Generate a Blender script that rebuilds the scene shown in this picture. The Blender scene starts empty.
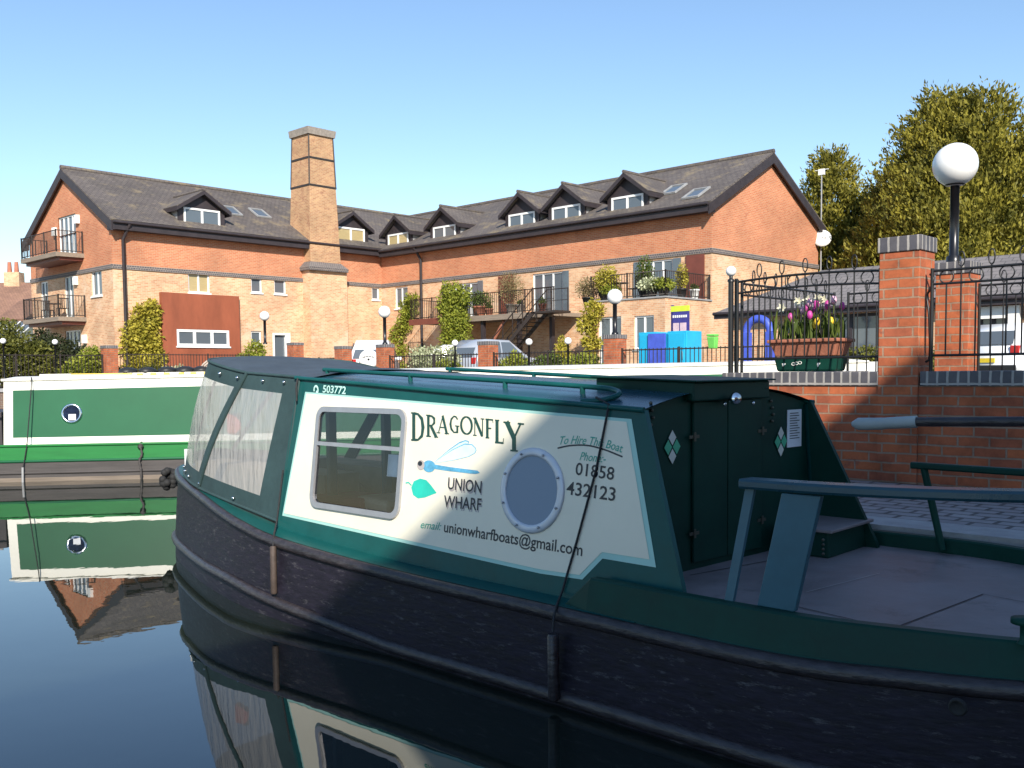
import bpy, bmesh, math, random
import numpy as np
from mathutils import Vector, Matrix
random.seed(7); rng = np.random.default_rng(7)
S = bpy.context.scene
COL = S.collection
R = math.radians
# ------------------------------------------------------------------ camera
CAM_H = 1.56; FPX = 960.0; PITCH = R(3.5); ROLL = 0.010
YP = 371.5 + FPX*math.tan(PITCH)
fw = Vector((0, math.cos(PITCH), -math.sin(PITCH)))
_r = Vector((1, 0, 0)); _u = _r.cross(fw)
cr = math.cos(ROLL)*_r - math.sin(ROLL)*_u
cu = math.sin(ROLL)*_r + math.cos(ROLL)*_u
cam = bpy.data.cameras.new('camera'); camo = bpy.data.objects.new('camera', cam); COL.objects.link(camo)
camo.matrix_world = Matrix(((cr.x, cu.x, -fw.x, 0), (cr.y, cu.y, -fw.y, 0), (cr.z, cu.z, -fw.z, CAM_H), (0, 0, 0, 1)))
cam.sensor_width = 36; cam.lens = FPX/1024*36; cam.shift_y = (YP-384)/1024
cam.clip_start = 0.05; cam.clip_end = 9000
S.camera = camo
# ------------------------------------------------------------------ light
SUN_EL = R(31.8); SUN_DIR = Vector((0.1476, -0.9893, 0)).normalized()
wd = bpy.data.worlds.new('World'); S.world = wd; wd.use_nodes = True
wn = wd.node_tree.nodes; wl = wd.node_tree.links
sky = wn.new('ShaderNodeTexSky'); sky.sky_type = 'NISHITA'; sky.sun_disc = False
sky.sun_elevation = SUN_EL; sky.sun_rotation = math.atan2(SUN_DIR.x, SUN_DIR.y)
sky.air_density = 1.15; sky.dust_density = 0.0; sky.ozone_density = 3.6
bg = wn['Background']; bg.inputs['Strength'].default_value = 0.095
wl.new(sky.outputs['Color'], bg.inputs['Color'])
sl = bpy.data.lights.new('sun', 'SUN'); sl.energy = 3.8; sl.angle = R(0.5); sl.color = (1, 0.93, 0.82)
so = bpy.data.objects.new('sun', sl); COL.objects.link(so)
sd = Vector((SUN_DIR.x*math.cos(SUN_EL), SUN_DIR.y*math.cos(SUN_EL), math.sin(SUN_EL)))
so.rotation_euler = sd.to_track_quat('Z', 'Y').to_euler(); so.location = (0, -20, 40)
S.view_settings.view_transform = 'Standard'; S.view_settings.look = 'None'
S.view_settings.gamma = 1; S.view_settings.exposure = 0.95
S.view_settings.use_curve_mapping = False
# ------------------------------------------------------------------ frames
class Frame:
    def __init__(s, o, ang): s.o = Vector(o); s.ang = ang; s.c = math.cos(ang); s.s = math.sin(ang)
    def w(s, p): return Vector((s.o.x + p[0]*s.c - p[1]*s.s, s.o.y + p[0]*s.s + p[1]*s.c, s.o.z + p[2]))
    def inv(s, q):
        dx, dy = q[0]-s.o.x, q[1]-s.o.y
        return Vector((dx*s.c + dy*s.s, -dx*s.s + dy*s.c, q[2]-s.o.z))
LOC = Frame((-1.58, 6.218, 0), R(-43.5))      # along the towpath: x = l (along), y = w (across)
GRN = Frame((-7.565, 14.102, 0), R(8.0))
WLD = Frame((0, 0, 0), 0)
def ray(u, v): return fw + (u-512.0)/FPX*cr - (v-YP)/FPX*cu
def at_w(u, v, w, F=LOC):
    n = Vector((-F.s, F.c, 0)); p0 = F.w((0, w, 0)); d = ray(u, v); C = Vector((0, 0, CAM_H))
    return F.inv(C + d*((p0-C).dot(n)/d.dot(n)))
def at_l(u, v, l, F=LOC):
    n = Vector((F.c, F.s, 0)); p0 = F.w((l, 0, 0)); d = ray(u, v); C = Vector((0, 0, CAM_H))
    return F.inv(C + d*((p0-C).dot(n)/d.dot(n)))
# ------------------------------------------------------------------ materials
def newmat(name):
    m = bpy.data.materials.new(name); m.use_nodes = True
    nt = m.node_tree; return m, nt.nodes, nt.links, nt.nodes['Principled BSDF']
def rgb(c): return (c[0], c[1], c[2], 1)
def mat(name, col, rough=0.6, metal=0.0, noise=(6, 0.15), bump=None, stretch=(1, 1, 1), coord='Object', spec=None, rvar=0.0, dirt=None, coat=0):
    m, n, l, b = newmat(name)
    tc = n.new('ShaderNodeTexCoord'); mp = n.new('ShaderNodeMapping'); mp.inputs['Scale'].default_value = stretch
    l.new(tc.outputs[coord], mp.inputs['Vector'])
    b.inputs['Roughness'].default_value = rough; b.inputs['Metallic'].default_value = metal
    if spec is not None: b.inputs['Specular IOR Level'].default_value = spec
    if coat: b.inputs['Coat Weight'].default_value = coat; b.inputs['Coat Roughness'].default_value = 0.08
    tx = n.new('ShaderNodeTexNoise'); tx.inputs['Scale'].default_value = noise[0]; tx.inputs['Detail'].default_value = 6; tx.inputs['Roughness'].default_value = 0.65
    l.new(mp.outputs[0], tx.inputs['Vector'])
    rp = n.new('ShaderNodeValToRGB'); a = noise[1]
    rp.color_ramp.elements[0].position = 0.3; rp.color_ramp.elements[1].position = 0.7
    rp.color_ramp.elements[0].color = rgb([c*(1-a) for c in col]); rp.color_ramp.elements[1].color = rgb([min(1, c*(1+a)) for c in col])
    l.new(tx.outputs['Fac'], rp.inputs['Fac']); out = rp.outputs['Color']
    if dirt:   # (colour, scale, threshold, amount) blotches of wear with a shape of their own
        t2 = n.new('ShaderNodeTexNoise'); t2.inputs['Scale'].default_value = dirt[1]; t2.inputs['Detail'].default_value = 9; t2.inputs['Roughness'].default_value = 0.75
        l.new(mp.outputs[0], t2.inputs['Vector'])
        r2 = n.new('ShaderNodeValToRGB'); r2.color_ramp.elements[0].position = dirt[2]; r2.color_ramp.elements[1].position = min(1, dirt[2]+0.12)
        r2.color_ramp.elements[1].color = (dirt[3],)*3 + (1,)
        l.new(t2.outputs['Fac'], r2.inputs['Fac'])
        mx = n.new('ShaderNodeMix'); mx.data_type = 'RGBA'; mx.inputs['B'].default_value = rgb(dirt[0])
        l.new(r2.outputs['Color'], mx.inputs['Factor']); l.new(out, mx.inputs['A']); out = mx.outputs['Result']
    l.new(out, b.inputs['Base Color'])
    if rvar:
        mr = n.new('ShaderNodeMapRange'); mr.inputs['To Min'].default_value = max(0.02, rough-rvar); mr.inputs['To Max'].default_value = rough+rvar
        l.new(tx.outputs['Fac'], mr.inputs['Value']); l.new(mr.outputs[0], b.inputs['Roughness'])
    if bump:
        t3 = n.new('ShaderNodeTexNoise'); t3.inputs['Scale'].default_value = bump[0]; t3.inputs['Detail'].default_value = 5
        l.new(mp.outputs[0], t3.inputs['Vector'])
        bp = n.new('ShaderNodeBump'); bp.inputs['Strength'].default_value = bump[1]; bp.inputs['Distance'].default_value = 0.02
        l.new(t3.outputs['Fac'], bp.inputs['Height']); l.new(bp.outputs[0], b.inputs['Normal'])
    return m
def brickmat(name, c1, c2, mortar, bw=0.225, rh=0.075, mo=0.01, patch=None, bump=0.5, var=0.25, offset=0.5, rough=0.85, patch_scale=0.6):
    m, n, l, b = newmat(name)
    uv = n.new('ShaderNodeTexCoord')
    br = n.new('ShaderNodeTexBrick'); br.offset = offset
    br.inputs['Color1'].default_value = rgb(c1); br.inputs['Color2'].default_value = rgb(c2); br.inputs['Mortar'].default_value = rgb(mortar)
    br.inputs['Scale'].default_value = 1; br.inputs['Mortar Size'].default_value = mo; br.inputs['Mortar Smooth'].default_value = 0.15
    br.inputs['Brick Width'].default_value = bw; br.inputs['Row Height'].default_value = rh; br.inputs['Bias'].default_value = -0.1
    # wobble the joints slightly so that they are not ruler straight
    wb = n.new('ShaderNodeTexNoise'); wb.inputs['Scale'].default_value = 9; wb.inputs['Detail'].default_value = 2
    l.new(uv.outputs['UV'], wb.inputs['Vector'])
    sb = n.new('ShaderNodeVectorMath'); sb.operation = 'MULTIPLY_ADD'; sb.inputs[1].default_value = (0.012, 0.012, 0); 
    l.new(wb.outputs['Color'], sb.inputs[0]); l.new(uv.outputs['UV'], sb.inputs[2]); l.new(sb.outputs[0], br.inputs['Vector'])
    no = n.new('ShaderNodeTexNoise'); no.inputs['Scale'].default_value = patch_scale; no.inputs['Detail'].default_value = 8; no.inputs['Roughness'].default_value = 0.7
    l.new(uv.outputs['UV'], no.inputs['Vector'])
    hs = n.new('ShaderNodeMapRange'); hs.inputs['From Min'].default_value = 0.3; hs.inputs['From Max'].default_value = 0.7
    hs.inputs['To Min'].default_value = 1-var; hs.inputs['To Max'].default_value = 1+var
    l.new(no.outputs['Fac'], hs.inputs['Value'])
    mu = n.new('ShaderNodeMix'); mu.data_type = 'RGBA'; mu.blend_type = 'MULTIPLY'; mu.inputs['Factor'].default_value = 1
    l.new(br.outputs['Color'], mu.inputs['A']); l.new(hs.outputs[0], mu.inputs['B']); out = mu.outputs['Result']
    if patch:   # blotches of another brick / limewash: (colour, scale, threshold)
        p = n.new('ShaderNodeTexNoise'); p.inputs['Scale'].default_value = patch[1]; p.inputs['Detail'].default_value = 7; p.inputs['Roughness'].default_value = 0.7
        l.new(uv.outputs['UV'], p.inputs['Vector'])
        r2 = n.new('ShaderNodeValToRGB'); r2.color_ramp.elements[0].position = patch[2]; r2.color_ramp.elements[1].position = patch[2]+0.1
        r2.color_ramp.elements[1].color = (0.75, 0.75, 0.75, 1)
        l.new(p.outputs['Fac'], r2.inputs['Fac'])
        mx = n.new('ShaderNodeMix'); mx.data_type = 'RGBA'; mx.inputs['B'].default_value = rgb(patch[0])
        l.new(r2.outputs['Color'], mx.inputs['Factor']); l.new(out, mx.inputs['A']); out = mx.outputs['Result']
    l.new(out, b.inputs['Base Color']); b.inputs['Roughness'].default_value = rough
    bp = n.new('ShaderNodeBump'); bp.inputs['Strength'].default_value = bump; bp.inputs['Distance'].default_value = 0.012; bp.invert = True
    l.new(br.outputs['Fac'], bp.inputs['Height'])
    fine = n.new('ShaderNodeTexNoise'); fine.inputs['Scale'].default_value = 60; l.new(uv.outputs['UV'], fine.inputs['Vector'])
    b2 = n.new('ShaderNodeBump'); b2.inputs['Strength'].default_value = 0.25; b2.inputs['Distance'].default_value = 0.004
    l.new(fine.outputs['Fac'], b2.inputs['Height']); l.new(bp.outputs[0], b2.inputs['Normal']); l.new(b2.outputs[0], b.inputs['Normal'])
    return m
def leafmat(name, c1, c2, scale=1.5, transl=0.25, isl=0.55):
    m, n, l, b = newmat(name)
    tc = n.new('ShaderNodeTexCoord'); tx = n.new('ShaderNodeTexNoise'); tx.inputs['Scale'].default_value = scale; tx.inputs['Detail'].default_value = 4
    l.new(tc.outputs['Object'], tx.inputs['Vector'])
    g = n.new('ShaderNodeNewGeometry'); ad = n.new('ShaderNodeMath'); ad.operation = 'MULTIPLY_ADD'; ad.inputs[1].default_value = isl; 
    l.new(g.outputs['Random Per Island'], ad.inputs[0]); l.new(tx.outputs['Fac'], ad.inputs[2])
    rp = n.new('ShaderNodeValToRGB'); rp.color_ramp.elements[0].position = 0.4; rp.color_ramp.elements[1].position = 1.0
    rp.color_ramp.elements[0].color = rgb(c1); rp.color_ramp.elements[1].color = rgb(c2)
    l.new(ad.outputs[0], rp.inputs['Fac']); l.new(rp.outputs['Color'], b.inputs['Base Color']); b.inputs['Roughness'].default_value = 0.6
    b.inputs['Specular IOR Level'].default_value = 0.25
    tr = n.new('ShaderNodeBsdfTranslucent'); l.new(rp.outputs['Color'], tr.inputs['Color'])
    mx = n.new('ShaderNodeMixShader'); mx.inputs[0].default_value = transl
    l.new(b.outputs[0], mx.inputs[1]); l.new(tr.outputs[0], mx.inputs[2]); l.new(mx.outputs[0], n['Material Output'].inputs['Surface'])
    return m
def glassmat(name, col=(0.03, 0.04, 0.05), rough=0.04, spec=0.8, wob=0.02):
    m, n, l, b = newmat(name)
    b.inputs['Base Color'].default_value = rgb(col); b.inputs['Roughness'].default_value = rough; b.inputs['Specular IOR Level'].default_value = spec
    tc = n.new('ShaderNodeTexCoord'); tx = n.new('ShaderNodeTexNoise'); tx.inputs['Scale'].default_value = 1.3
    l.new(tc.outputs['Object'], tx.inputs['Vector'])
    bp = n.new('ShaderNodeBump'); bp.inputs['Strength'].default_value = wob; bp.inputs['Distance'].default_value = 0.1
    l.new(tx.outputs['Fac'], bp.inputs['Height']); l.new(bp.outputs[0], b.inputs['Normal'])
    return m
M = {}
# ------------------------------------------------------------------ mesh builder
class MB:
    def __init__(s): s.v = []; s.f = []; s.sm = []
    def add(s, vs, fs, smooth=False):
        k = len(s.v); s.v += [Vector(p) for p in vs]; s.f += [[k+i for i in f] for f in fs]; s.sm += [smooth]*len(fs); return s
    def poly(s, pts): return s.add(pts, [list(range(len(pts)))])
    def box(s, x0, x1, y0, y1, z0, z1):
        return s.hexa([(x0,y0,z0),(x1,y0,z0),(x1,y1,z0),(x0,y1,z0),(x0,y0,z1),(x1,y0,z1),(x1,y1,z1),(x0,y1,z1)])
    def hexa(s, p): return s.add(p, [[0,3,2,1],[4,5,6,7],[0,1,5,4],[1,2,6,5],[2,3,7,6],[3,0,4,7]])
    def obox(s, c, size, rot=0, tilt=None):
        m = Matrix.Rotation(rot, 3, 'Z')
        if tilt: m = m @ Matrix.Rotation(tilt[1], 3, tilt[0])
        c = Vector(c); h = [x/2 for x in size]
        return s.hexa([c + m @ Vector((sx*h[0], sy*h[1], sz*h[2])) for sz in (-1,1) for sx, sy in ((-1,-1),(1,-1),(1,1),(-1,1))])
    def extrude(s, pts, d):   # closed polygon pts swept by vector d
        d = Vector(d); n = len(pts); q = [Vector(p) for p in pts]; vs = q + [p+d for p in q]
        fs = [list(range(n-1, -1, -1)), list(range(n, 2*n))] + [[i, (i+1) % n, n+(i+1) % n, n+i] for i in range(n)]
        return s.add(vs, fs)
    def tube(s, path, r, n=8, closed=False, cap=True, sy=1.0):
        P = [Vector(p) for p in path]; N = len(P); rr = r if isinstance(r, (list, tuple)) else [r]*N
        vs = []; ref = None
        for i, p in enumerate(P):
            a = P[(i-1) % N] if (closed or i > 0) else p; b_ = P[(i+1) % N] if (closed or i < N-1) else p
            t = (b_-a).normalized() if (b_-a).length > 1e-9 else Vector((0, 0, 1))
            if ref is None: ref = t.cross(Vector((0, 0, 1))) if abs(t.z) < 0.95 else t.cross(Vector((1, 0, 0)))
            ref = (ref - t*ref.dot(t)); ref = ref.normalized() if ref.length > 1e-6 else t.orthogonal().normalized()
            q = t.cross(ref)
            for k in range(n):
                an = 2*math.pi*k/n; vs.append(p + ref*math.cos(an)*rr[i] + q*math.sin(an)*rr[i]*sy)
        fs = []
        for i in range(N if closed else N-1):
            for k in range(n):
                j = (i+1) % N; fs.append([i*n+k, i*n+(k+1) % n, j*n+(k+1) % n, j*n+k])
        s.add(vs, fs, True)
        if cap and not closed:
            s.add(vs[:n], [list(range(n-1, -1, -1))]); s.add(vs[-n:], [list(range(n))])
        return s
    def lathe(s, c, prof, n=20, axis=None):   # prof: (r, h)
        c = Vector(c); ax = (Vector(axis).normalized() if axis else Vector((0, 0, 1)))
        e = ax.orthogonal().normalized() if axis else Vector((1, 0, 0)); g = ax.cross(e); vs = []
        for r, h in prof:
            for k in range(n):
                an = 2*math.pi*k/n; vs.append(c + ax*h + e*math.cos(an)*r + g*math.sin(an)*r)
        fs = [[i*n+k, i*n+(k+1) % n, (i+1)*n+(k+1) % n, (i+1)*n+k] for i in range(len(prof)-1) for k in range(n)]
        s.add(vs, fs, True)
        if prof[0][0] > 1e-4: s.add(vs[:n], [list(range(n-1, -1, -1))])
        if prof[-1][0] > 1e-4: s.add(vs[-n:], [list(range(n))])
        return s
    def sphere(s, c, r, n=20, m=12, sz=1.0):
        return s.lathe(c, [(max(1e-5, r*math.sin(math.pi*i/m)), -r*sz*math.cos(math.pi*i/m)) for i in range(m+1)], n)
    def grid(s, rows, smooth=True):   # rows of points -> quads
        n = len(rows[0]); vs = [p for r in rows for p in r]
        return s.add(vs, [[i*n+k, i*n+k+1, (i+1)*n+k+1, (i+1)*n+k] for i in range(len(rows)-1) for k in range(n-1)], smooth)
    def ribbon(s, pts, wid, nrm):   # flat stroke on a plane; pts 3D, wid per point
        nrm = Vector(nrm); P = [Vector(p) for p in pts]; vs = []
        for i, p in enumerate(P):
            t = (P[min(i+1, len(P)-1)] - P[max(i-1, 0)]).normalized(); q = nrm.cross(t).normalized()
            w = wid[i] if isinstance(wid, (list, tuple)) else wid
            vs += [p+q*w/2, p-q*w/2]
        return s.add(vs, [[2*i, 2*i+1, 2*i+3, 2*i+2] for i in range(len(P)-1)])
    def mesh(s, name, org, mats, uv=True, fixn=False):
        me = bpy.data.meshes.new(name); o = Vector(org)
        me.from_pydata([tuple(p-o) for p in s.v], [], s.f)
        me.polygons.foreach_set('use_smooth', s.sm)
        for m in mats: me.materials.append(m)
        if fixn:
            bm = bmesh.new(); bm.from_mesh(me); bmesh.ops.recalc_face_normals(bm, faces=bm.faces); bm.to_mesh(me); bm.free()
        if uv:
            ul = me.uv_layers.new(name='UVMap'); co = s.v
            for p in me.polygons:
                nn = p.normal
                if abs(nn.z) > 0.97: t = Vector((1, 0, 0)); bt = Vector((0, 1, 0))
                else: t = Vector((0, 0, 1)).cross(nn).normalized(); bt = nn.cross(t)
                for li in p.loop_indices:
                    q = co[me.loops[li].vertex_index]; ul.data[li].uv = (q.dot(t), q.dot(bt))
        me.update(); return me
class Thing:
    def __init__(s, name, label, cat, org=(0, 0, 0), F=LOC, group=None, kind=None):
        s.F = F; s.org = Vector(org); s.o = bpy.data.objects.new(name, None); COL.objects.link(s.o); s.o.empty_display_size = 0.2
        s.o.location = F.w(s.org); s.o.rotation_euler = (0, 0, F.ang); setp(s.o, label, cat, group, kind)
    def part(s, name, mb, m, par=None, label=None, bevel=0, uv=True, fixn=False, kind=None):
        ms = m if isinstance(m, list) else [m]
        o = bpy.data.objects.new(name, mb.mesh(name, s.org, ms, uv, fixn)); COL.objects.link(o); o.parent = par or s.o
        if label: o['label'] = label
        if kind: o['kind'] = kind
        if bevel:
            bv = o.modifiers.new('bevel', 'BEVEL'); bv.width = bevel; bv.segments = 2; bv.limit_method = 'ANGLE'; bv.angle_limit = R(40)
        return o
def setp(o, label, cat, group=None, kind=None):
    if label: o['label'] = label
    if cat: o['category'] = cat
    if group: o['group'] = group
    if kind: o['kind'] = kind
def solo(name, mb, m, label, cat, org=(0, 0, 0), F=LOC, group=None, kind=None, bevel=0, fixn=False):
    o = bpy.data.objects.new(name, mb.mesh(name, org, m if isinstance(m, list) else [m], True, fixn)); COL.objects.link(o)
    o.location = F.w(org); o.rotation_euler = (0, 0, F.ang); setp(o, label, cat, group, kind)
    if bevel:
        bv = o.modifiers.new('bevel', 'BEVEL'); bv.width = bevel; bv.segments = 2; bv.limit_method = 'ANGLE'
    return o
def struct(name, mb, m, F=LOC, org=(0, 0, 0)): return solo(name, mb, m, None, None, org, F, kind='structure')
def dup(src, org, label=None, F=LOC, group=None, rot=0, scale=None):
    r = src.copy(); COL.objects.link(r); r.location = F.w(org); r.rotation_euler = (0, 0, F.ang+rot)
    if scale: r.scale = scale
    if label: r['label'] = label
    if group: r['group'] = group
    for ch in list(src.children):
        c = ch.copy(); COL.objects.link(c); c.parent = r
        for g in list(ch.children):
            d = g.copy(); COL.objects.link(d); d.parent = c
    return r
def cat_rom(P, n=8, closed=False):
    P = [Vector(p) for p in P]; out = []
    N = len(P)
    for i in range(N if closed else N-1):
        p0 = P[(i-1) % N] if closed or i > 0 else P[0]*2-P[1]; p1 = P[i]; p2 = P[(i+1) % N]
        p3 = P[(i+2) % N] if closed or i < N-2 else P[-1]*2-P[-2]
        for k in range(n):
            t = k/n; out.append(0.5*((2*p1) + (p2-p0)*t + (2*p0-5*p1+4*p2-p3)*t*t + (3*p1-p0-3*p2+p3)*t**3))
    if not closed: out.append(P[-1])
    return out
# a flat wall face: origin o (local), horizontal direction U, outward normal n
class Pl:
    def __init__(s, o, U, n): s.o = Vector(o); s.U = Vector(U); s.n = Vector(n)
    def p(s, u, z, off=0): return s.o + s.U*u + s.n*off + Vector((0, 0, z))
    def box(s, mb, u0, u1, z0, z1, d0, d1):
        return mb.hexa([s.p(u0,z0,d0),s.p(u1,z0,d0),s.p(u1,z0,d1),s.p(u0,z0,d1),s.p(u0,z1,d0),s.p(u1,z1,d0),s.p(u1,z1,d1),s.p(u0,z1,d1)])
    def wall(s, mb, u0, u1, z0, z1, holes=(), depth=0.12):
        us = sorted({u0, u1, *[h[0] for h in holes], *[h[1] for h in holes]}); zs = sorted({z0, z1, *[h[2] for h in holes], *[h[3] for h in holes]})
        us = [x for x in us if u0 <= x <= u1]; zs = [z for z in zs if z0 <= z <= z1]
        flip = s.U.cross(Vector((0, 0, 1))).dot(s.n) < 0
        def q(a):
            mb.poly(a[::-1] if flip else a)
        for i in range(len(us)-1):
            for j in range(len(zs)-1):
                cu_, cz = (us[i]+us[i+1])/2, (zs[j]+zs[j+1])/2
                if any(h[0] < cu_ < h[1] and h[2] < cz < h[3] for h in holes): continue
                q([s.p(us[i], zs[j]), s.p(us[i+1], zs[j]), s.p(us[i+1], zs[j+1]), s.p(us[i], zs[j+1])])
        for a, b_, c, d in [h[:4] for h in holes]:
            q([s.p(a,c), s.p(a,d), s.p(a,d,-depth), s.p(a,c,-depth)][::-1]); q([s.p(b_,c), s.p(b_,c,-depth), s.p(b_,d,-depth), s.p(b_,d)][::-1])
            q([s.p(a,d), s.p(b_,d), s.p(b_,d,-depth), s.p(a,d,-depth)][::-1]); q([s.p(a,c), s.p(a,c,-depth), s.p(b_,c,-depth), s.p(b_,c)][::-1])
        return mb
def window(th, pl, u0, u1, z0, z1, cols=2, name='window', fm='white_upvc', gm='glass', fw_=0.07, d=-0.10, rows=1, sill=True, door=False):
    mb = MB(); pl.box(mb, u0, u0+fw_, z0, z1, d-0.03, d+0.04); pl.box(mb, u1-fw_, u1, z0, z1, d-0.03, d+0.04)
    bot = fw_ if not door else 0.16
    pl.box(mb, u0+fw_, u1-fw_, z1-fw_, z1, d-0.03, d+0.04); pl.box(mb, u0+fw_, u1-fw_, z0, z0+bot, d-0.03, d+0.04)
    for i in range(1, cols):
        x = u0+(u1-u0)*i/cols; pl.box(mb, x-fw_*0.6, x+fw_*0.6, z0+bot, z1-fw_, d-0.03, d+0.037)
    for j in range(1, rows):
        z = z0+(z1-z0)*j/rows; pl.box(mb, u0+fw_, u1-fw_, z-0.03, z+0.03, d-0.03, d+0.034)
    if sill: pl.box(mb, u0-0.05, u1+0.05, z0-0.07, z0-0.002, d, 0.06)
    w = th.part(name, mb, M[fm])
    g = MB(); g.poly([pl.p(u0+0.02, z0+0.02, d), pl.p(u1-0.02, z0+0.02, d), pl.p(u1-0.02, z1-0.02, d), pl.p(u0+0.02, z1-0.02, d)])
    th.part('pane', g, M[gm], par=w)
    return w
# ------------------------------------------------------------------ foliage
def leaf_mesh(name, C, N, size, asp=0.5, droop=0.1, jit=0.6, nd=0.7, fj=0.8):
    """C (n,3) leaf centres, N (n,3) outward directions -> one mesh of small pointed leaves"""
    n = len(C); d = N*nd + rng.normal(0, jit, (n, 3)); d /= np.linalg.norm(d, axis=1)[:, None]+1e-9
    d[:, 2] -= droop; d /= np.linalg.norm(d, axis=1)[:, None]+1e-9
    r = N + rng.normal(0, fj, (n, 3)); sv = np.cross(d, r); sv /= np.linalg.norm(sv, axis=1)[:, None]+1e-9
    L = size*rng.uniform(0.6, 1.4, (n, 1)); W = L*asp
    V = np.stack([C, C+d*L*0.45+sv*W*0.5, C+d*L, C+d*L*0.45-sv*W*0.5], 1).reshape(-1, 3)
    me = bpy.data.meshes.new(name); me.vertices.add(4*n); me.vertices.foreach_set('co', V.astype('f').ravel())
    me.loops.add(4*n); me.loops.foreach_set('vertex_index', np.arange(4*n, dtype='i'))
    me.polygons.add(n); me.polygons.foreach_set('loop_start', np.arange(0, 4*n, 4, dtype='i')); me.polygons.foreach_set('loop_total', np.full(n, 4, 'i'))
    me.update(calc_edges=True); me.validate(); return me
def blob_leaves(blobs, n, shell=0.55):
    """blobs: (cx,cy,cz,rx,ry,rz); returns centres and outward normals spread through the blobs' outer volume"""
    vol = np.array([b[3]*b[4]*b[5] for b in blobs])**0.75; vol = vol/vol.sum(); Cs = []; Ns = []
    for b, f in zip(blobs, vol):
        k = max(8, int(n*f)); d = rng.normal(0, 1, (k, 3)); d /= np.linalg.norm(d, axis=1)[:, None]
        rr = shell + (1.08-shell)*rng.random((k, 1))**0.8
        Cs.append(np.array(b[:3]) + d*rr*np.array(b[3:])); Ns.append(d)
    return np.concatenate(Cs), np.concatenate(Ns)
def ragged(bl, k):
    out = list(bl)
    for b in bl:
        for _ in range(k):
            d = Vector((random.gauss(0, 1), random.gauss(0, 1), random.gauss(0.3, 1))).normalized(); f = random.uniform(.22, .42)
            out.append((b[0]+d.x*b[3]*.9, b[1]+d.y*b[4]*.9, b[2]+d.z*b[5]*.9, b[3]*f, b[4]*f, b[5]*f))
    return out
def foliage_part(th, name, C, N, m, size, par=None, **kw):
    me = leaf_mesh(name, C-np.array(th.org), N, size, **kw); me.materials.append(m)
    o = bpy.data.objects.new(name, me); COL.objects.link(o); o.parent = par or th.o; return o
def shrub(name, label, cat, org, blobs, n, size, m, F=LOC, group=None, stem=True, **kw):
    """blobs relative to org"""
    th = Thing(name, label, cat, org, F, group)
    bl = [(org[0]+b[0], org[1]+b[1], org[2]+b[2], b[3], b[4], b[5]) for b in blobs]
    bl = ragged(bl, 4)
    C, N = blob_leaves(bl, int(n*2.4), 0.35); foliage_part(th, 'foliage', C, N, m, size*1.3, **kw)
    if stem:
        mb = MB()
        for b in bl[:6]:
            mb.tube([(org[0], org[1], org[2]), ((org[0]+b[0])/2+0.05, (org[1]+b[1])/2, (org[2]+b[2])/2), b[:3]], [0.035, 0.025, 0.01], 6)
        th.part('stem', mb, M['bark'])
    return th
# ------------------------------------------------------------------ the materials
M['brick_top'] = brickmat('orange brick', (0.47, 0.150, 0.068), (0.56, 0.22, 0.105), (0.50, 0.30, 0.19), var=0.22, patch=((0.36, 0.13, 0.075), 1.4, 0.60), patch_scale=0.45)
M['brick_low'] = brickmat('buff brick', (0.66, 0.41, 0.235), (0.52, 0.235, 0.115), (0.64, 0.48, 0.33), var=0.26, patch=((0.68, 0.53, 0.38), 0.45, 0.55), patch_scale=0.7)
M['brick_stack'] = brickmat('chimney brick', (0.48, 0.27, 0.135), (0.34, 0.155, 0.08), (0.50, 0.36, 0.22), var=0.3, patch=((0.26, 0.12, 0.07), 1.6, 0.56), patch_scale=0.8)
M['brick_near'] = brickmat('red wall brick', (0.44, 0.115, 0.040), (0.32, 0.085, 0.042), (0.32, 0.20, 0.13), mo=0.0075, bump=1.0, var=0.42, patch_scale=4, patch=((0.17, 0.062, 0.048), 4.0, 0.61))
M['brick_blue'] = brickmat('blue coping brick', (0.085, 0.08, 0.09), (0.12, 0.11, 0.115), (0.36, 0.33, 0.30), bw=0.075, rh=0.24, mo=0.010, bump=0.9, var=0.2, offset=0, patch_scale=6, rough=0.55)
M['dentil'] = brickmat('dark string course', (0.075, 0.068, 0.075), (0.11, 0.10, 0.105), (0.32, 0.27, 0.23), bw=0.12, rh=0.09, var=0.15)
M['slate'] = brickmat('roof slate', (0.105, 0.088, 0.08), (0.135, 0.115, 0.10), (0.06, 0.05, 0.05), bw=0.25, rh=0.2, mo=0.012, var=0.3, patch=((0.235, 0.185, 0.115), 0.9, 0.535), patch_scale=0.35, bump=0.9, rough=0.75)
M['slate_grey'] = brickmat('low roof tile', (0.17, 0.155, 0.155), (0.20, 0.18, 0.175), (0.09, 0.085, 0.085), bw=0.33, rh=0.25, mo=0.014, var=0.2, bump=0.6, rough=0.8)
M['tile_red'] = brickmat('old red roof tile', (0.22, 0.12, 0.085), (0.27, 0.15, 0.10), (0.12, 0.07, 0.05), bw=0.2, rh=0.15, var=0.3)
M['fascia'] = mat('dark stained board', (0.035, 0.027, 0.030), 0.55, noise=(3, 0.25))
M['white_upvc'] = mat('white window frame', (0.80, 0.80, 0.78), 0.4, noise=(3, 0.04))
M['glass'] = glassmat('window glass', (0.10, 0.12, 0.14), 0.05, 0.8)
M['glass_blind'] = mat('glass with blind behind', (0.42, 0.33, 0.17), 0.12, noise=(4, 0.1), stretch=(1, 1, 8), spec=0.8)
M['lead'] = mat('grey lead', (0.30, 0.30, 0.30), 0.6, noise=(4, 0.15))
M['stone'] = mat('grey cap stone', (0.27, 0.235, 0.20), 0.85, noise=(8, 0.25), bump=(30, 0.3))
M['iron'] = mat('black painted iron', (0.012, 0.012, 0.013), 0.4, noise=(8, 0.3))
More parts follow.
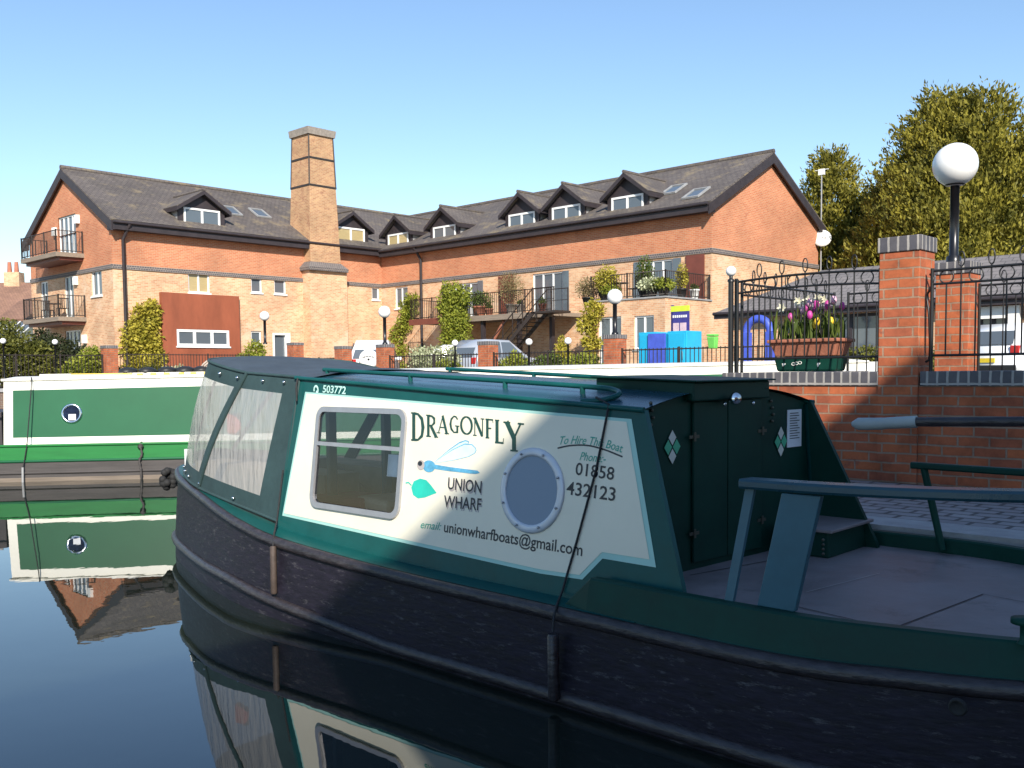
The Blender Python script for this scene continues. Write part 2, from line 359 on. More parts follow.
M['iron_far'] = mat('dark brown iron', (0.035, 0.026, 0.022), 0.5, noise=(5, 0.25))
M['rust'] = mat('rust red cladding', (0.27, 0.075, 0.035), 0.6, noise=(1.2, 0.22), stretch=(1, 1, 0.3), dirt=((0.33, 0.13, 0.08), 0.8, 0.62, 0.6))
M['redbrown'] = mat('red brown door', (0.16, 0.045, 0.03), 0.5, noise=(3, 0.15))
M['timber'] = mat('weathered balcony timber', (0.24, 0.19, 0.145), 0.8, noise=(4, 0.25), stretch=(0.3, 4, 4))
M['bark'] = mat('bark', (0.09, 0.065, 0.045), 0.9, noise=(10, 0.3), bump=(20, 0.5))
M['ground'] = mat('tarmac ground', (0.13, 0.12, 0.11), 0.9, noise=(3, 0.2), bump=(60, 0.3))
M['quay'] = brickmat('quay brick', (0.20, 0.12, 0.085), (0.16, 0.10, 0.08), (0.22, 0.19, 0.16), var=0.35, patch=((0.10, 0.11, 0.06), 1.2, 0.55))
M['setts'] = brickmat('grey stone setts', (0.27, 0.25, 0.245), (0.33, 0.31, 0.30), (0.10, 0.095, 0.09), bw=0.21, rh=0.135, mo=0.014, bump=1.0, var=0.22, patch_scale=4, rough=0.75)
M['kerb'] = mat('pale quay edge stone', (0.36, 0.35, 0.34), 0.8, noise=(7, 0.18), bump=(40, 0.3))
M['leaf_gold'] = leafmat('golden conifer leaf', (0.062, 0.066, 0.012), (0.47, 0.40, 0.055), 0.9, 0.25, 0.22)
M['leaf_green'] = leafmat('green leaf', (0.035, 0.065, 0.012), (0.13, 0.17, 0.03), 2.0)
M['leaf_lime'] = leafmat('lime leaf', (0.10, 0.14, 0.015), (0.34, 0.36, 0.05), 2.0)
M['leaf_yellow'] = leafmat('yellow leaf', (0.20, 0.19, 0.02), (0.50, 0.42, 0.06), 2.0)
M['leaf_dark'] = leafmat('dark leaf', (0.015, 0.022, 0.009), (0.045, 0.055, 0.02), 2.0)
M['leaf_hedge'] = leafmat('hedge leaf', (0.05, 0.06, 0.012), (0.17, 0.17, 0.03), 1.5)
M['leaf_variegated'] = leafmat('variegated leaf', (0.12, 0.15, 0.05), (0.60, 0.62, 0.40), 3.0)
M['leaf_dry'] = leafmat('dry twig leaf', (0.12, 0.09, 0.05), (0.32, 0.26, 0.12), 2.0)
M['terracotta'] = mat('terracotta', (0.36, 0.13, 0.075), 0.8, noise=(6, 0.2), bump=(30, 0.2))
M['white_paint'] = mat('white paint', (0.80, 0.79, 0.75), 0.45, noise=(3, 0.05), dirt=((0.55, 0.5, 0.42), 5, 0.68, 0.5))
M['render'] = mat('white render', (0.75, 0.74, 0.70), 0.8, noise=(3, 0.06))
M['globe'] = mat('opal globe', (0.86, 0.85, 0.83), 0.25, noise=(2, 0.02))
M['black_gloss'] = mat('black gloss', (0.01, 0.01, 0.012), 0.3)
M['rubber'] = mat('black rubber', (0.015, 0.015, 0.015), 0.8, noise=(12, 0.3))
M['plastic_black'] = mat('black plastic', (0.02, 0.02, 0.02), 0.5)
M['red_lens'] = mat('red lens', (0.5, 0.02, 0.02), 0.2)
M['plate_yellow'] = mat('yellow plate', (0.75, 0.55, 0.04), 0.4)
M['turquoise'] = mat('turquoise panel', (0.015, 0.38, 0.62), 0.45, noise=(2, 0.1))
M['royal'] = mat('blue panel', (0.06, 0.10, 0.50), 0.45, noise=(3, 0.2))
M['lime_sign'] = mat('lime sign strip', (0.60, 0.72, 0.05), 0.5)
M['purple_sign'] = mat('purple sign', (0.045, 0.04, 0.22), 0.45)
M['pink'] = mat('pink print', (0.6, 0.45, 0.5), 0.5)
# ------------------------------------------------------------------ ground, water, quay
def water_mat():
    m, n, l, b = newmat('canal water')
    b.inputs['Base Color'].default_value = (0.012, 0.017, 0.013, 1); b.inputs['Roughness'].default_value = 0.008; b.inputs['IOR'].default_value = 1.72; b.inputs['Specular Tint'].default_value = (0.86, 0.93, 1, 1)
    tc = n.new('ShaderNodeTexCoord'); mp = n.new('ShaderNodeMapping'); mp.inputs['Scale'].default_value = (1, 1.0, 1); l.new(tc.outputs['Object'], mp.inputs[0])
    t1 = n.new('ShaderNodeTexNoise'); t1.inputs['Scale'].default_value = 1.1; t1.inputs['Detail'].default_value = 2
    t2 = n.new('ShaderNodeTexNoise'); t2.inputs['Scale'].default_value = 5.5; t2.inputs['Detail'].default_value = 2
    l.new(mp.outputs[0], t1.inputs['Vector']); l.new(mp.outputs[0], t2.inputs['Vector'])
    b1 = n.new('ShaderNodeBump'); b1.inputs['Strength'].default_value = 0.022; b1.inputs['Distance'].default_value = 0.05
    b2 = n.new('ShaderNodeBump'); b2.inputs['Strength'].default_value = 0.03; b2.inputs['Distance'].default_value = 0.008
    l.new(t1.outputs['Fac'], b1.inputs['Height']); l.new(t2.outputs['Fac'], b2.inputs['Height']); l.new(b1.outputs[0], b2.inputs['Normal']); l.new(b2.outputs[0], b.inputs['Normal'])
    return m
M['water'] = water_mat()
GZ = 1.1; PZ = 0.66
mb = MB(); mb.poly([(-32, -200, 0), (12, -200, 0), (12, 17.5, 0), (-32, 17.5, 0)]); struct('water', mb, M['water'])
land = [(-32, -200), (-32, 17.5), (0.55, 17.5), (0.55, 4.2), (12, 4.2), (12, -200), (4000, -200), (4000, 6000), (-4000, 6000), (-4000, -200)]
mb = MB(); mb.poly([(x, y, GZ) for x, y in land][::-1]); o = struct('ground', mb, M['ground'])
bm = bmesh.new(); bm.from_mesh(o.data); bmesh.ops.triangulate(bm, faces=bm.faces[:]); bmesh.ops.recalc_face_normals(bm, faces=bm.faces[:])
if bm.faces[0].normal.z < 0: bmesh.ops.reverse_faces(bm, faces=bm.faces[:])
bm.to_mesh(o.data); bm.free()
mb = MB(); mb.poly([(0.55, 2.26, PZ), (12, 2.26, PZ), (12, 4.2, PZ), (0.55, 4.2, PZ)]); struct('towpath', mb, M['setts'])
mb = MB(); mb.box(0.52, 12, 1.96, 2.258, PZ-0.18, PZ+0.006); struct('towpath_kerb', mb, M['kerb'])
mb = MB()
for A_, B_, zt in [((12, 1.98), (0.55, 1.98), PZ-0.18), ((0.55, 1.98), (0.55, 4.19), PZ-0.004), ((0.55, 4.21), (0.55, 17.5), GZ-0.004), ((0.55, 17.5), (-32, 17.5), GZ-0.004), ((-32, 17.5), (-32, -200), GZ-0.004), ((12, -200), (12, 1.96), GZ-0.004), ((12, 4.2), (0.55, 4.2), GZ-0.004), ((12, 1.98), (12, 4.2), GZ-0.004)]:
    mb.poly([(A_[0], A_[1], -1.5), (B_[0], B_[1], -1.5), (B_[0], B_[1], zt), (A_[0], A_[1], zt)])
struct('quay_side', mb, M['quay'])
mb = MB(); mb.box(-32.1, 0.5, 17.42, 17.75, GZ-0.1, GZ+0.03); mb.box(-32.3, -31.94, -60, 17.415, GZ-0.1, GZ+0.03); struct('quay_edge', mb, M['kerb'])
# ------------------------------------------------------------------ the converted brick warehouse
T = Thing('warehouse', 'L-shaped orange and buff brick canalside building with dark gabled roof, black dormers and balconies', 'building', (-37.6, 31.3, GZ))
LL, WR, WG, LR, LB = -37.6, 31.3, 15.88, -16.07, -47.2
ZS = 6.48; ZE = 8.2
front = Pl((0, WR, 0), (1, 0, 0), (0, -1, 0)); left = Pl((LL, 0, 0), (0, 1, 0), (1, 0, 0))
gabL = Pl((0, WG, 0), (1, 0, 0), (0, -1, 0)); gabR = Pl((LR, 0, 0), (0, 1, 0), (1, 0, 0))
ter = Pl((0, 27.95, 0), (1, 0, 0), (0, -1, 0)); terR = Pl((LR+0.0, 0, 0), (0, 1, 0), (1, 0, 0))
TZ = 4.38
fh = [(-32.1, -29.85, 4.25, 6.15), (-26.05, -24.15, 4.25, 6.25), (-19.55, -18.0, 4.4, 6.3), (-36.42, -35.35, 5.12, 6.3), (-29.0, -28.3, 1.15, 3.2)]
lh = [(19.53, 20.65, 5.5, 6.46), (22.93, 23.55, 5.67, 6.42), (24.27, 24.97, 5.67, 6.42), (30.6, 31.12, 5.67, 6.36), (22.85, 23.45, 3.0, 3.73), (24.1, 25.15, 1.15, 3.66), (30.8, 31.2, 2.2, 3.0)]
gh = [(-39.87, -38.75, 5.25, 6.42), (-43.0, -41.9, 4.25, 6.4), (-46.0, -45.05, 4.4, 6.35), (-43.15, -41.3, 1.15, 3.77)]
th_ = [(-19.35, -18.2, 1.15, 3.75), (-17.55, -16.6, 2.4, 3.72)]
mb = MB(); front.wall(mb, LL, LR, 1.0, ZS, fh); T.part('wall', mb, M['brick_low'])
mb = MB(); left.wall(mb, WG, WR, 1.0, ZS, lh); T.part('wall', mb, M['brick_low'])
mb = MB(); gabL.wall(mb, LB, LL, 1.0, ZS, gh); T.part('wall', mb, M['brick_low'])
mb = MB(); gabR.wall(mb, WR, 40.9, 1.0, ZS); T.part('wall', mb, M['brick_low'])
mb = MB(); front.wall(mb, LL, LR, ZS, 8.5); left.wall(mb, WG, WR, ZS, 8.5); T.part('wall', mb, M['brick_top'])
mb = MB(); pk = -42.4
uh = (-43.45, -41.4, 7.32, 9.28)
def gz(l): return 8.5 + (1-abs(l-pk)/4.8)*2.85
gabL.wall(mb, LB, LL, ZS, 8.5, [uh])
gabL.wall(mb, uh[0], uh[1], 8.5, 9.28, [(uh[0], uh[1], 8.4, 9.28)])
mb.poly([(LB, WG, 8.5), (uh[0], WG, 8.5), (uh[0], WG, gz(uh[0]))]); mb.poly([(uh[1], WG, 8.5), (LL, WG, 8.5), (uh[1], WG, gz(uh[1]))])
mb.poly([(uh[0], WG, 9.28), (uh[1], WG, 9.28), (uh[1], WG, gz(uh[1])), (pk, WG, gz(pk)), (uh[0], WG, gz(uh[0]))])
T.part('wall', mb, M['brick_top'])
mb = MB(); mb.poly([(LR, WR, ZS), (LR, 40.9, ZS), (LR, 40.9, 8.4), (LR, 36.1, 11.0), (LR, WR, 8.4)]); T.part('wall', mb, M['brick_top'])
mb = MB(); mb.poly([(LB, 40.9, 1), (LB, WG, 1), (LB, WG, 8.5), (LB, 40.9, 8.5)]); mb.poly([(LR, 40.9, 1), (LB, 40.9, 1), (LB, 40.9, 8.4), (LR, 40.9, 8.4)]); mb.poly([(LB, 40.9, 8.4), (pk, 40.9, 11.3), (LL, 40.9, 8.5), (LL, 40.9, 8.3)]); T.part('wall', mb, M['brick_low'])
# string course
mb = MB(); front.box(mb, LL+0.06, LR+0.06, ZS-0.10, ZS+0.09, -0.05, 0.06); left.box(mb, WG-0.06, WR-0.07, ZS-0.10, ZS+0.09, -0.05, 0.06)
gabL.box(mb, LB, LL+0.05, ZS-0.098, ZS+0.088, -0.05, 0.058); gabR.box(mb, WR-0.05, 40.9, ZS-0.098, ZS+0.088, -0.05, 0.058); T.part('string_course', mb, M['dentil'])
# roofs (thick slabs)
def slab(mb, a, b, c, d, t=0.16):
    a, b, c, d = map(Vector, (a, b, c, d)); n = (b-a).cross(d-a).normalized()
    if n.z < 0: n = -n
    mb.hexa([p-n*t for p in (a, b, c, d)] + [a, b, c, d])
mb = MB(); zl = 11.55; yL0, yL1 = WG-0.2, 41.2
slab(mb, (-37.15, yL0, 8.52), (-37.15, yL1, 8.52), (pk, yL1, zl), (pk, yL0, zl)); slab(mb, (pk, yL0, zl), (pk, yL1, zl), (-47.65, yL1, 8.52), (-47.65, yL0, 8.52)); T.part('roof', mb, M['slate'])
mb = MB(); zr = 11.2; xR = LR+0.2
slab(mb, (-47, 30.86, 8.42), (xR, 30.86, 8.42), (xR, 36.1, zr), (-47, 36.1, zr)); slab(mb, (-47, 36.1, zr), (xR, 36.1, zr), (xR, 41.3, 8.42), (-47, 41.3, 8.42)); T.part('roof', mb, M['slate'])
mb = MB(); mb.tube([(pk, yL0-0.02, zl+0.02), (pk, 36.3, zl+0.02)], 0.11, 8); mb.tube([(-42.0, 36.1, zr+0.02), (xR+0.02, 36.1, zr+0.02)], 0.11, 8); T.part('ridge_tile', mb, M['slate'])
# fascia, soffit, gutters, bargeboards
mb = MB()
mb.box(-37.19, -37.12, yL0+0.05, 30.9, 8.08, 8.40); mb.box(-37.6, -37.19, yL0+0.05, 31.2, 8.10, 8.14)
mb.box(-37.2, xR-0.03, 30.80, 30.87, 8.0, 8.31); mb.box(-37.2, xR-0.03, 30.87, 31.3, 8.02, 8.06); T.part('fascia', mb, M['fascia'])
mb = MB(); mb.tube([(-37.05, yL0+0.05, 8.40), (-37.05, 30.8, 8.40)], 0.065, 8); mb.tube([(-37.1, 30.74, 8.31), (xR-0.03, 30.74, 8.31)], 0.065, 8); T.part('gutter', mb, M['fascia'])
def barge(y0, y1, pts, dep=0.42):
    m_ = MB()
    for (p, q) in pts:
        p, q = Vector(p), Vector(q); d = Vector((0, 0, -dep))
        m_.hexa([p+d+Vector(y0), q+d+Vector(y0), q+d+Vector(y1), p+d+Vector(y1), p+Vector(y0), q+Vector(y0), q+Vector(y1), p+Vector(y1)])
    return m_
T.part('bargeboard', barge((0, -0.02, 0), (0, 0.06, 0), [((-37.1, yL0, 8.42), (pk, yL0, zl-0.08)), ((pk, yL0, zl-0.08), (-47.7, yL0, 8.42))]), M['fascia'])
T.part('bargeboard', barge((0.02, 0, 0), (-0.06, 0, 0), [((xR, 30.8, 8.3), (xR, 36.1, zr-0.08)), ((xR, 36.1, zr-0.08), (xR, 41.35, 8.3))]), M['fascia'])
mb = MB(); mb.obox((-37.35, yL0+0.09, 8.24), (0.5, 0.14, 0.36)); T.part('eave_box', mb, M['fascia'])
mb = MB(); mb.obox((-47.4, yL0+0.09, 8.24), (0.5, 0.14, 0.36)); T.part('eave_box', mb, M['fascia'])
mb = MB(); mb.obox((xR-0.1, 31.05, 8.16), (0.14, 0.46, 0.32)); T.part('eave_box', mb, M['fascia'])
# downpipes
for pts in [[(-37.05, 16.5, 8.35), (-37.3, 16.4, 7.95), (-37.47, 16.35, 7.7), (-37.47, 16.35, 1.2)], [(-34.12, 30.75, 8.25), (-34.12, 31.1, 7.8), (-34.1, 31.2, 7.6), (-34.1, 31.2, 1.2)]]:
    mb = MB(); mb.tube(pts, 0.075, 8); T.part('downpipe', mb, M['fascia'])
# windows and doors
window(T, front, *fh[0], cols=4, door=True, sill=False, name='french_window'); window(T, front, *fh[1], cols=3, door=True, sill=False, name='french_window'); window(T, front, *fh[2], cols=3, door=True, sill=False, name='french_window')
window(T, front, *fh[3], cols=2)
for i, h in enumerate(lh):
    if i == 5: continue
    window(T, left, *h, cols=2 if i == 0 else 1, gm='glass_blind' if i == 0 else 'glass')
mb = MB(); h = lh[5]; left.box(mb, h[0], h[0]+0.1, h[2], h[3], -0.12, 0.03); left.box(mb, h[1]-0.28, h[1], h[2], h[3], -0.12, 0.03); left.box(mb, h[0]+0.1, h[1]-0.28, h[3]-0.1, h[3], -0.12, 0.03); d_ = T.part('door', mb, M['white_upvc'])
mb = MB(); mb.poly([left.p(h[0], h[2], -0.11), left.p(h[1], h[2], -0.11), left.p(h[1], h[3], -0.11), left.p(h[0], h[3], -0.11)]); T.part('door_glass', mb, M['glass'], par=d_)
window(T, gabL, *gh[0], cols=2); window(T, gabL, *gh[2], cols=2); window(T, gabL, *gh[1], cols=2, door=True, sill=False, name='balcony_door'); window(T, gabL, *gh[3], cols=4, door=True, sill=False, name='french_window')
window(T, gabL, *uh, cols=4, door=True, sill=False, name='french_window')
window(T, ter, *th_[0], cols=2, door=True, sill=False, name='french_window'); window(T, ter, *th_[1], cols=2)
mb = MB(); front.box(mb, fh[4][0], fh[4][1], fh[4][2], fh[4][3], -0.11, -0.05); T.part('door', mb, M['redbrown'])
mb = MB(); front.box(mb, -17.3, -16.4, TZ+0.02, 6.35, 0.0, 0.06); T.part('door', mb, M['redbrown'])
for (u0, u1, z0, z1) in [(-32.5, -32.15, 4.3, 6.2), (-29.8, -29.45, 4.3, 6.2), (-24.1, -23.75, 4.3, 6.25), (-20.0, -19.6, 4.45, 6.3), (-17.95, -17.55, 4.45, 6.3)]:
    mb = MB(); front.box(mb, u0, u1, z0, z1, 0.0, 0.05); T.part('shutter', mb, M['glass'])
mb = MB(); front.box(mb, -28.35, -27.3, 4.3, 6.3, 0.0, 0.03); T.part('timber_panel', mb, M['redbrown'])
# clad bay on the left wing
mb = MB(); bay = Pl((LL+0.22, 0, 0), (0, 1, 0), (1, 0, 0)); bh = (18.75, 21.5, 2.92, 3.72); bay.wall(mb, 18.05, 22.1, 1.0, 5.42, [bh], 0.1)
mb.poly([(LL, 18.05, 1), (LL+0.22, 18.05, 1), (LL+0.22, 18.05, 5.42), (LL, 18.05, 5.42)]); mb.poly([(LL+0.22, 22.1, 1), (LL, 22.1, 1), (LL, 22.1, 5.42), (LL+0.22, 22.1, 5.42)]); mb.poly([(LL, 18.05, 5.42), (LL+0.22, 18.05, 5.42), (LL+0.22, 22.1, 5.42), (LL, 22.1, 5.42)])
T.part('cladding_bay', mb, M['rust'])
window(T, bay, *bh, cols=3, fw_=0.12, d=-0.05)
# terrace block
mb = MB(); ter.wall(mb, -19.85, LR, 1.0, TZ, th_); mb.poly([(LR, 27.95, 1), (LR, 31.3, 1), (LR, 31.3, TZ), (LR, 27.95, TZ)]); mb.poly([(-19.85, 31.3, 1), (-19.85, 27.95, 1), (-19.85, 27.95, TZ), (-19.85, 31.3, TZ)]); T.part('terrace_wall', mb, M['brick_low'])
mb = MB(); mb.box(-19.9, LR+0.05, 27.9, 31.29, TZ, TZ+0.06); T.part('terrace_floor', mb, M['lead'])
def railing(name, path, z0, z1, step=0.13, m='iron_far', r=0.009, posts=None):
    mb = MB()
    for z in (z0+0.08, z1): mb.tube([(x, y, z) for x, y in path], 0.022, 6)
    for (x0, y0), (x1, y1) in zip(path[:-1], path[1:]):
        L = math.hypot(x1-x0, y1-y0); k = max(1, int(L/step))
        for i in range(k+1):
            t = i/k; mb.obox((x0+(x1-x0)*t, y0+(y1-y0)*t, (z0+z1)/2+0.04), (r*2, r*2, z1-z0-0.08))
        kp = max(1, int(L/1.4))
        for i in range(kp+1):
            t = i/kp; mb.obox((x0+(x1-x0)*t, y0+(y1-y0)*t, (z0+z1)/2+0.02), (0.05, 0.05, z1-z0+0.04))
    return T.part(name, mb, M[m])
railing('railing', [(-19.8, 28.02), (LR-0.03, 28.02), (LR-0.03, 31.2)], TZ+0.06, TZ+1.05)
# long balcony on the right wing
mb = MB(); mb.box(-32.7, -23.0, 29.25, 31.29, 4.05, 4.22); mb.box(-32.72, -22.98, 29.17, 29.248, 4.0, 4.26); T.part('balcony', mb, M['timber'])
mb = MB(); mb.box(-32.7, -30.4, 29.10, 29.165, 3.98, 4.28); T.part('balcony_fascia', mb, M['redbrown'])
railing('railing', [(-32.65, 31.2), (-32.65, 29.22), (-23.05, 29.22)], 4.26, 5.3)
for x in (-30.0, -27.6, -25.2, -23.2):
    mb = MB(); mb.box(x-0.09, x+0.09, 29.35, 29.53, 1.05, 4.05); T.part('balcony_post', mb, M['fascia'])
mb = MB(); mb.tube([(-27.6, 29.45, 2.2), (-26.2, 29.45, 3.95)], 0.09, 6); T.part('balcony_brace', mb, M['terracotta'])
# outside stair
mb = MB(); n_ = 17
for s_ in (28.15, 29.05):
    mb.hexa([(-27.0, s_, 1.0), (-26.8, s_, 1.0), (-26.8, s_+0.06, 1.0), (-27.0, s_+0.06, 1.0), (-23.3, s_, 4.2), (-23.0, s_, 4.2), (-23.0, s_+0.06, 4.2), (-23.3, s_+0.06, 4.2)])
st = T.part('stair', mb, M['iron_far'])
mb = MB()
for i in range(n_):
    t = (i+0.5)/n_; mb.box(-26.95+3.8*t-0.13, -26.95+3.8*t+0.13, 28.2, 29.05, 1.1+3.1*t, 1.13+3.1*t)
T.part('tread', mb, M['iron_far'], par=st)
mb = MB(); mb.box(-23.3, -21.9, 28.15, 29.2, 4.1, 4.2); T.part('landing', mb, M['iron_far'], par=st)
mb = MB()
for s_ in (28.15, 29.1):
    mb.tube([(-26.9, s_, 2.1), (-23.2, s_, 5.2), (-21.95, s_, 5.2)], 0.025, 6); mb.tube([(-26.9, s_, 1.6), (-23.2, s_, 4.7), (-21.95, s_, 4.7)], 0.015, 6)
    for i in range(7):
        t = i/6; mb.obox((-26.9+3.7*t, s_, 1.6+3.1*t), (0.04, 0.04, 1.1))
    mb.obox((-21.97, s_, 4.7), (0.04, 0.04, 1.05))
T.part('handrail', mb, M['iron_far'], par=st)
# gable balconies
for z in (7.10, 4.12):
    mb = MB(); mb.box(-44.9, -40.55, 14.58, WG, z, z+0.2); b_ = T.part('balcony', mb, M['timber'])
    mb = MB(); mb.box(-44.8, -40.7, 14.8, WG, z-0.14, z-0.002); T.part('balcony_joist', mb, M['redbrown'], par=b_)
    railing('railing', [(-44.85, WG-0.05), (-44.85, 14.63), (-40.6, 14.63), (-40.6, WG-0.05)], z+0.2, z+1.2)
for (u, z) in [(-43.75, 8.45), (-41.05, 8.75), (-41.5, 5.9), (-40.7, 3.1)]:
    mb = MB(); gabL.box(mb, u-0.14, u+0.14, z, z+0.4, 0.003, 0.16); T.part('wall_lamp', mb, M['white_paint'])
# dormers
def dormer(pl, u, back, wz0, wz1, ww, hw, ze, za, blind=False):
    """pl: face plane, u centre, back: how far the dormer runs into the roof"""
    mb = MB()
    # face boards around the window
    for a_, b_, c_, d_ in [(u-hw, u-ww/2, wz0-0.25, ze), (u+ww/2, u+hw, wz0-0.25, ze), (u-ww/2, u+ww/2, wz1, ze), (u-ww/2, u+ww/2, wz0-0.25, wz0)]:
        pl.box(mb, a_, b_, c_, d_, -0.1, 0)
    q = [pl.p(u-hw, ze+0.003, -0.05), pl.p(u+hw, ze+0.003, -0.05), pl.p(u, za-0.12, -0.05)]; mb.extrude(q, pl.n*0.05)
    d = T.part('dormer', mb, M['fascia'])
    c = MB()
    for s_ in (-1, 1): c.hexa([pl.p(u+s_*(hw-0.02), wz0-0.3, -0.1), pl.p(u+s_*(hw-0.06), wz0-0.3, -0.1), pl.p(u+s_*(hw-0.06), wz0-0.3, -back), pl.p(u+s_*(hw-0.02), wz0-0.3, -back), pl.p(u+s_*(hw-0.02), ze, -0.1), pl.p(u+s_*(hw-0.06), ze, -0.1), pl.p(u+s_*(hw-0.06), ze, -back), pl.p(u+s_*(hw-0.02), ze, -back)])
    T.part('cheek', c, M['lead'], par=d)
    r = MB(); ov = 0.22
    for s_ in (-1, 1):
        e0, e1, r0, r1 = pl.p(u+s_*(hw+ov), ze-0.10, 0.3), pl.p(u+s_*(hw+ov), ze-0.10, -back), pl.p(u, za, 0.3), pl.p(u, za, -back)
        slab(r, e0, e1, r1, r0, 0.1)
    r.tube([pl.p(u, za+0.02, 0.32), pl.p(u, za+0.02, -back)], 0.08, 6)
    T.part('dormer_roof', r, M['slate'], par=d)
    bb = MB()
    for s_ in (-1, 1):
        p0, p1 = pl.p(u+s_*(hw+ov), ze-0.13, 0.303), pl.p(u, za-0.03, 0.303); dn = Vector((0, 0, -0.19))
        bb.hexa([p0+dn, p1+dn, p1+dn-pl.n*0.05, p0+dn-pl.n*0.05, p0, p1, p1-pl.n*0.05, p0-pl.n*0.05])
        g0, g1 = pl.p(u+s_*(hw+ov-0.02), ze-0.13, 0.25), pl.p(u+s_*(hw+ov-0.02), ze-0.13, -back*0.8)
        bb.hexa([g0+dn, g1+dn, g1+dn-pl.U*s_*0.05, g0+dn-pl.U*s_*0.05, g0, g1, g1-pl.U*s_*0.05, g0-pl.U*s_*0.05])
    T.part('dormer_bargeboard', bb, M['fascia'], par=d)
    window(T, pl, u-ww/2, u+ww/2, wz0, wz1, cols=2, d=0.0, fw_=0.09, gm='glass_blind' if blind else 'glass')
dR = Pl((0, 31.5, 0), (1, 0, 0), (0, -1, 0)); dL = Pl((-37.8, 0, 0), (0, 1, 0), (1, 0, 0))
for i, u in enumerate((-36.3, -32.5, -26.9, -24.05, -20.5)): dormer(dR, u, 3.3, 8.42, 9.30, 1.75, 1.12, 9.42, 10.3, i == 0)
for i, u in enumerate((20.45, 29.35)): dormer(dL, u, 3.6, 8.66, 9.56, 1.9, 1.22, 9.64, 10.45, i == 1)
# roof lights
def rooflight(c, U, V, n):
    c, U, V, n = map(Vector, (c, U, V, n)); mb = MB(); w_, h_ = 0.42, 0.55
    for a0, a1, b0, b1 in [(-w_, w_, h_-0.08, h_), (-w_, w_, -h_, -h_+0.08), (-w_, -w_+0.08, -h_+0.08, h_-0.08), (w_-0.08, w_, -h_+0.08, h_-0.08)]:
        mb.hexa([c+U*x+V*y+n*z for z in (0.02, 0.1) for x, y in ((a0, b0), (a1, b0), (a1, b1), (a0, b1))])
    f = T.part('roof_light', mb, M['lead']); g = MB(); g.poly([c+U*x+V*y+n*0.06 for x, y in ((-w_+.02, -h_+.02), (w_-.02, -h_+.02), (w_-.02, h_-.02), (-w_+.02, h_-.02))]); T.part('pane', g, M['glass'], par=f)
vL = Vector((-5.25, 0, 3.03)).normalized(); nL = Vector((3.03, 0, 5.25)).normalized(); vR = Vector((0, 5.24, 2.78)).normalized(); nR = Vector((0, -2.78, 5.24)).normalized()
for l_, w_ in ((-39.65, 23.1), (-39.8, 24.9)): rooflight((l_, w_, 8.52+(-37.15-l_)*3.03/5.25), (0, 1, 0), vL, nL)
for l_, w_ in ((-17.2, 31.9), (-19.0, 32.9)): rooflight((l_, w_, 8.42+(w_-30.86)*2.78/5.24), (1, 0, 0), vR, nR)
# chimney
mb = MB(); mb.box(-39.2, -36.95, 26.0, 28.4, 1.0, 6.95); ch = T.part('chimney', mb, M['brick_low'])
cx, cy = -38.0, 27.1
def ring(mb, z0, h0, z1, h1): mb.hexa([(cx-h0, cy-h0, z0), (cx+h0, cy-h0, z0), (cx+h0, cy+h0, z0), (cx-h0, cy+h0, z0), (cx-h1, cy-h1, z1), (cx+h1, cy-h1, z1), (cx+h1, cy+h1, z1), (cx-h1, cy+h1, z1)])
mb = MB(); ring(mb, 7.4, 0.97, 14.06, 0.76); T.part('shaft', mb, M['brick_stack'], par=ch)
mb = MB(); ring(mb, 6.95, 1.25, 7.12, 1.27); ring(mb, 7.122, 1.26, 7.42, 0.98); T.part('ledge', mb, M['dentil'], par=ch)
mb = MB(); ring(mb, 14.06, 0.86, 14.42, 0.90); T.part('cap', mb, M['stone'], par=ch)
mb = MB()
for z in (11.43, 12.86): hh = 0.97-0.21*(z-7.4)/6.66; ring(mb, z-0.05, hh+0.03, z+0.05, hh+0.03)
for sx, sy in ((1, -1), (-1, -1), (1, 1)):
    a0 = 0.97-0.21*(11.4-7.4)/6.66
    mb.tube([(cx+sx*(a0), cy+sy*(a0), 11.4), (cx+sx*0.765, cy+sy*0.765, 14.05)], 0.04, 6)
T.part('strap', mb, M['iron_far'], par=ch)
# dish and aerial on the far gable corner
T2 = Thing('aerial_mast', 'slim aerial mast with white satellite dish on the right gable corner', 'aerial', (-16.0, 40.95, 7))
mb = MB(); mb.tube([(-15.95, 40.95, 6.2), (-15.95, 40.95, 11.1)], 0.035, 8); T2.part('mast', mb, M['lead'])
mb = MB(); c = Vector((-15.85, 40.85, 7.8)); ax = Vector((0.45, -0.85, 0.3)); mb.lathe(c, [(0.02, -0.06), (0.2, -0.03), (0.42, 0.06), (0.43, 0.07), (0.2, -0.02), (0.001, -0.05)], 24, ax); T2.part('dish', mb, M['white_paint'])
mb = MB(); mb.obox((-15.95, 40.95, 11.0), (0.3, 0.12, 0.28)); mb.tube([(-16.3, 40.95, 11.1), (-15.6, 40.95, 11.1)], 0.02, 6); T2.part('antenna', mb, M['white_paint'])
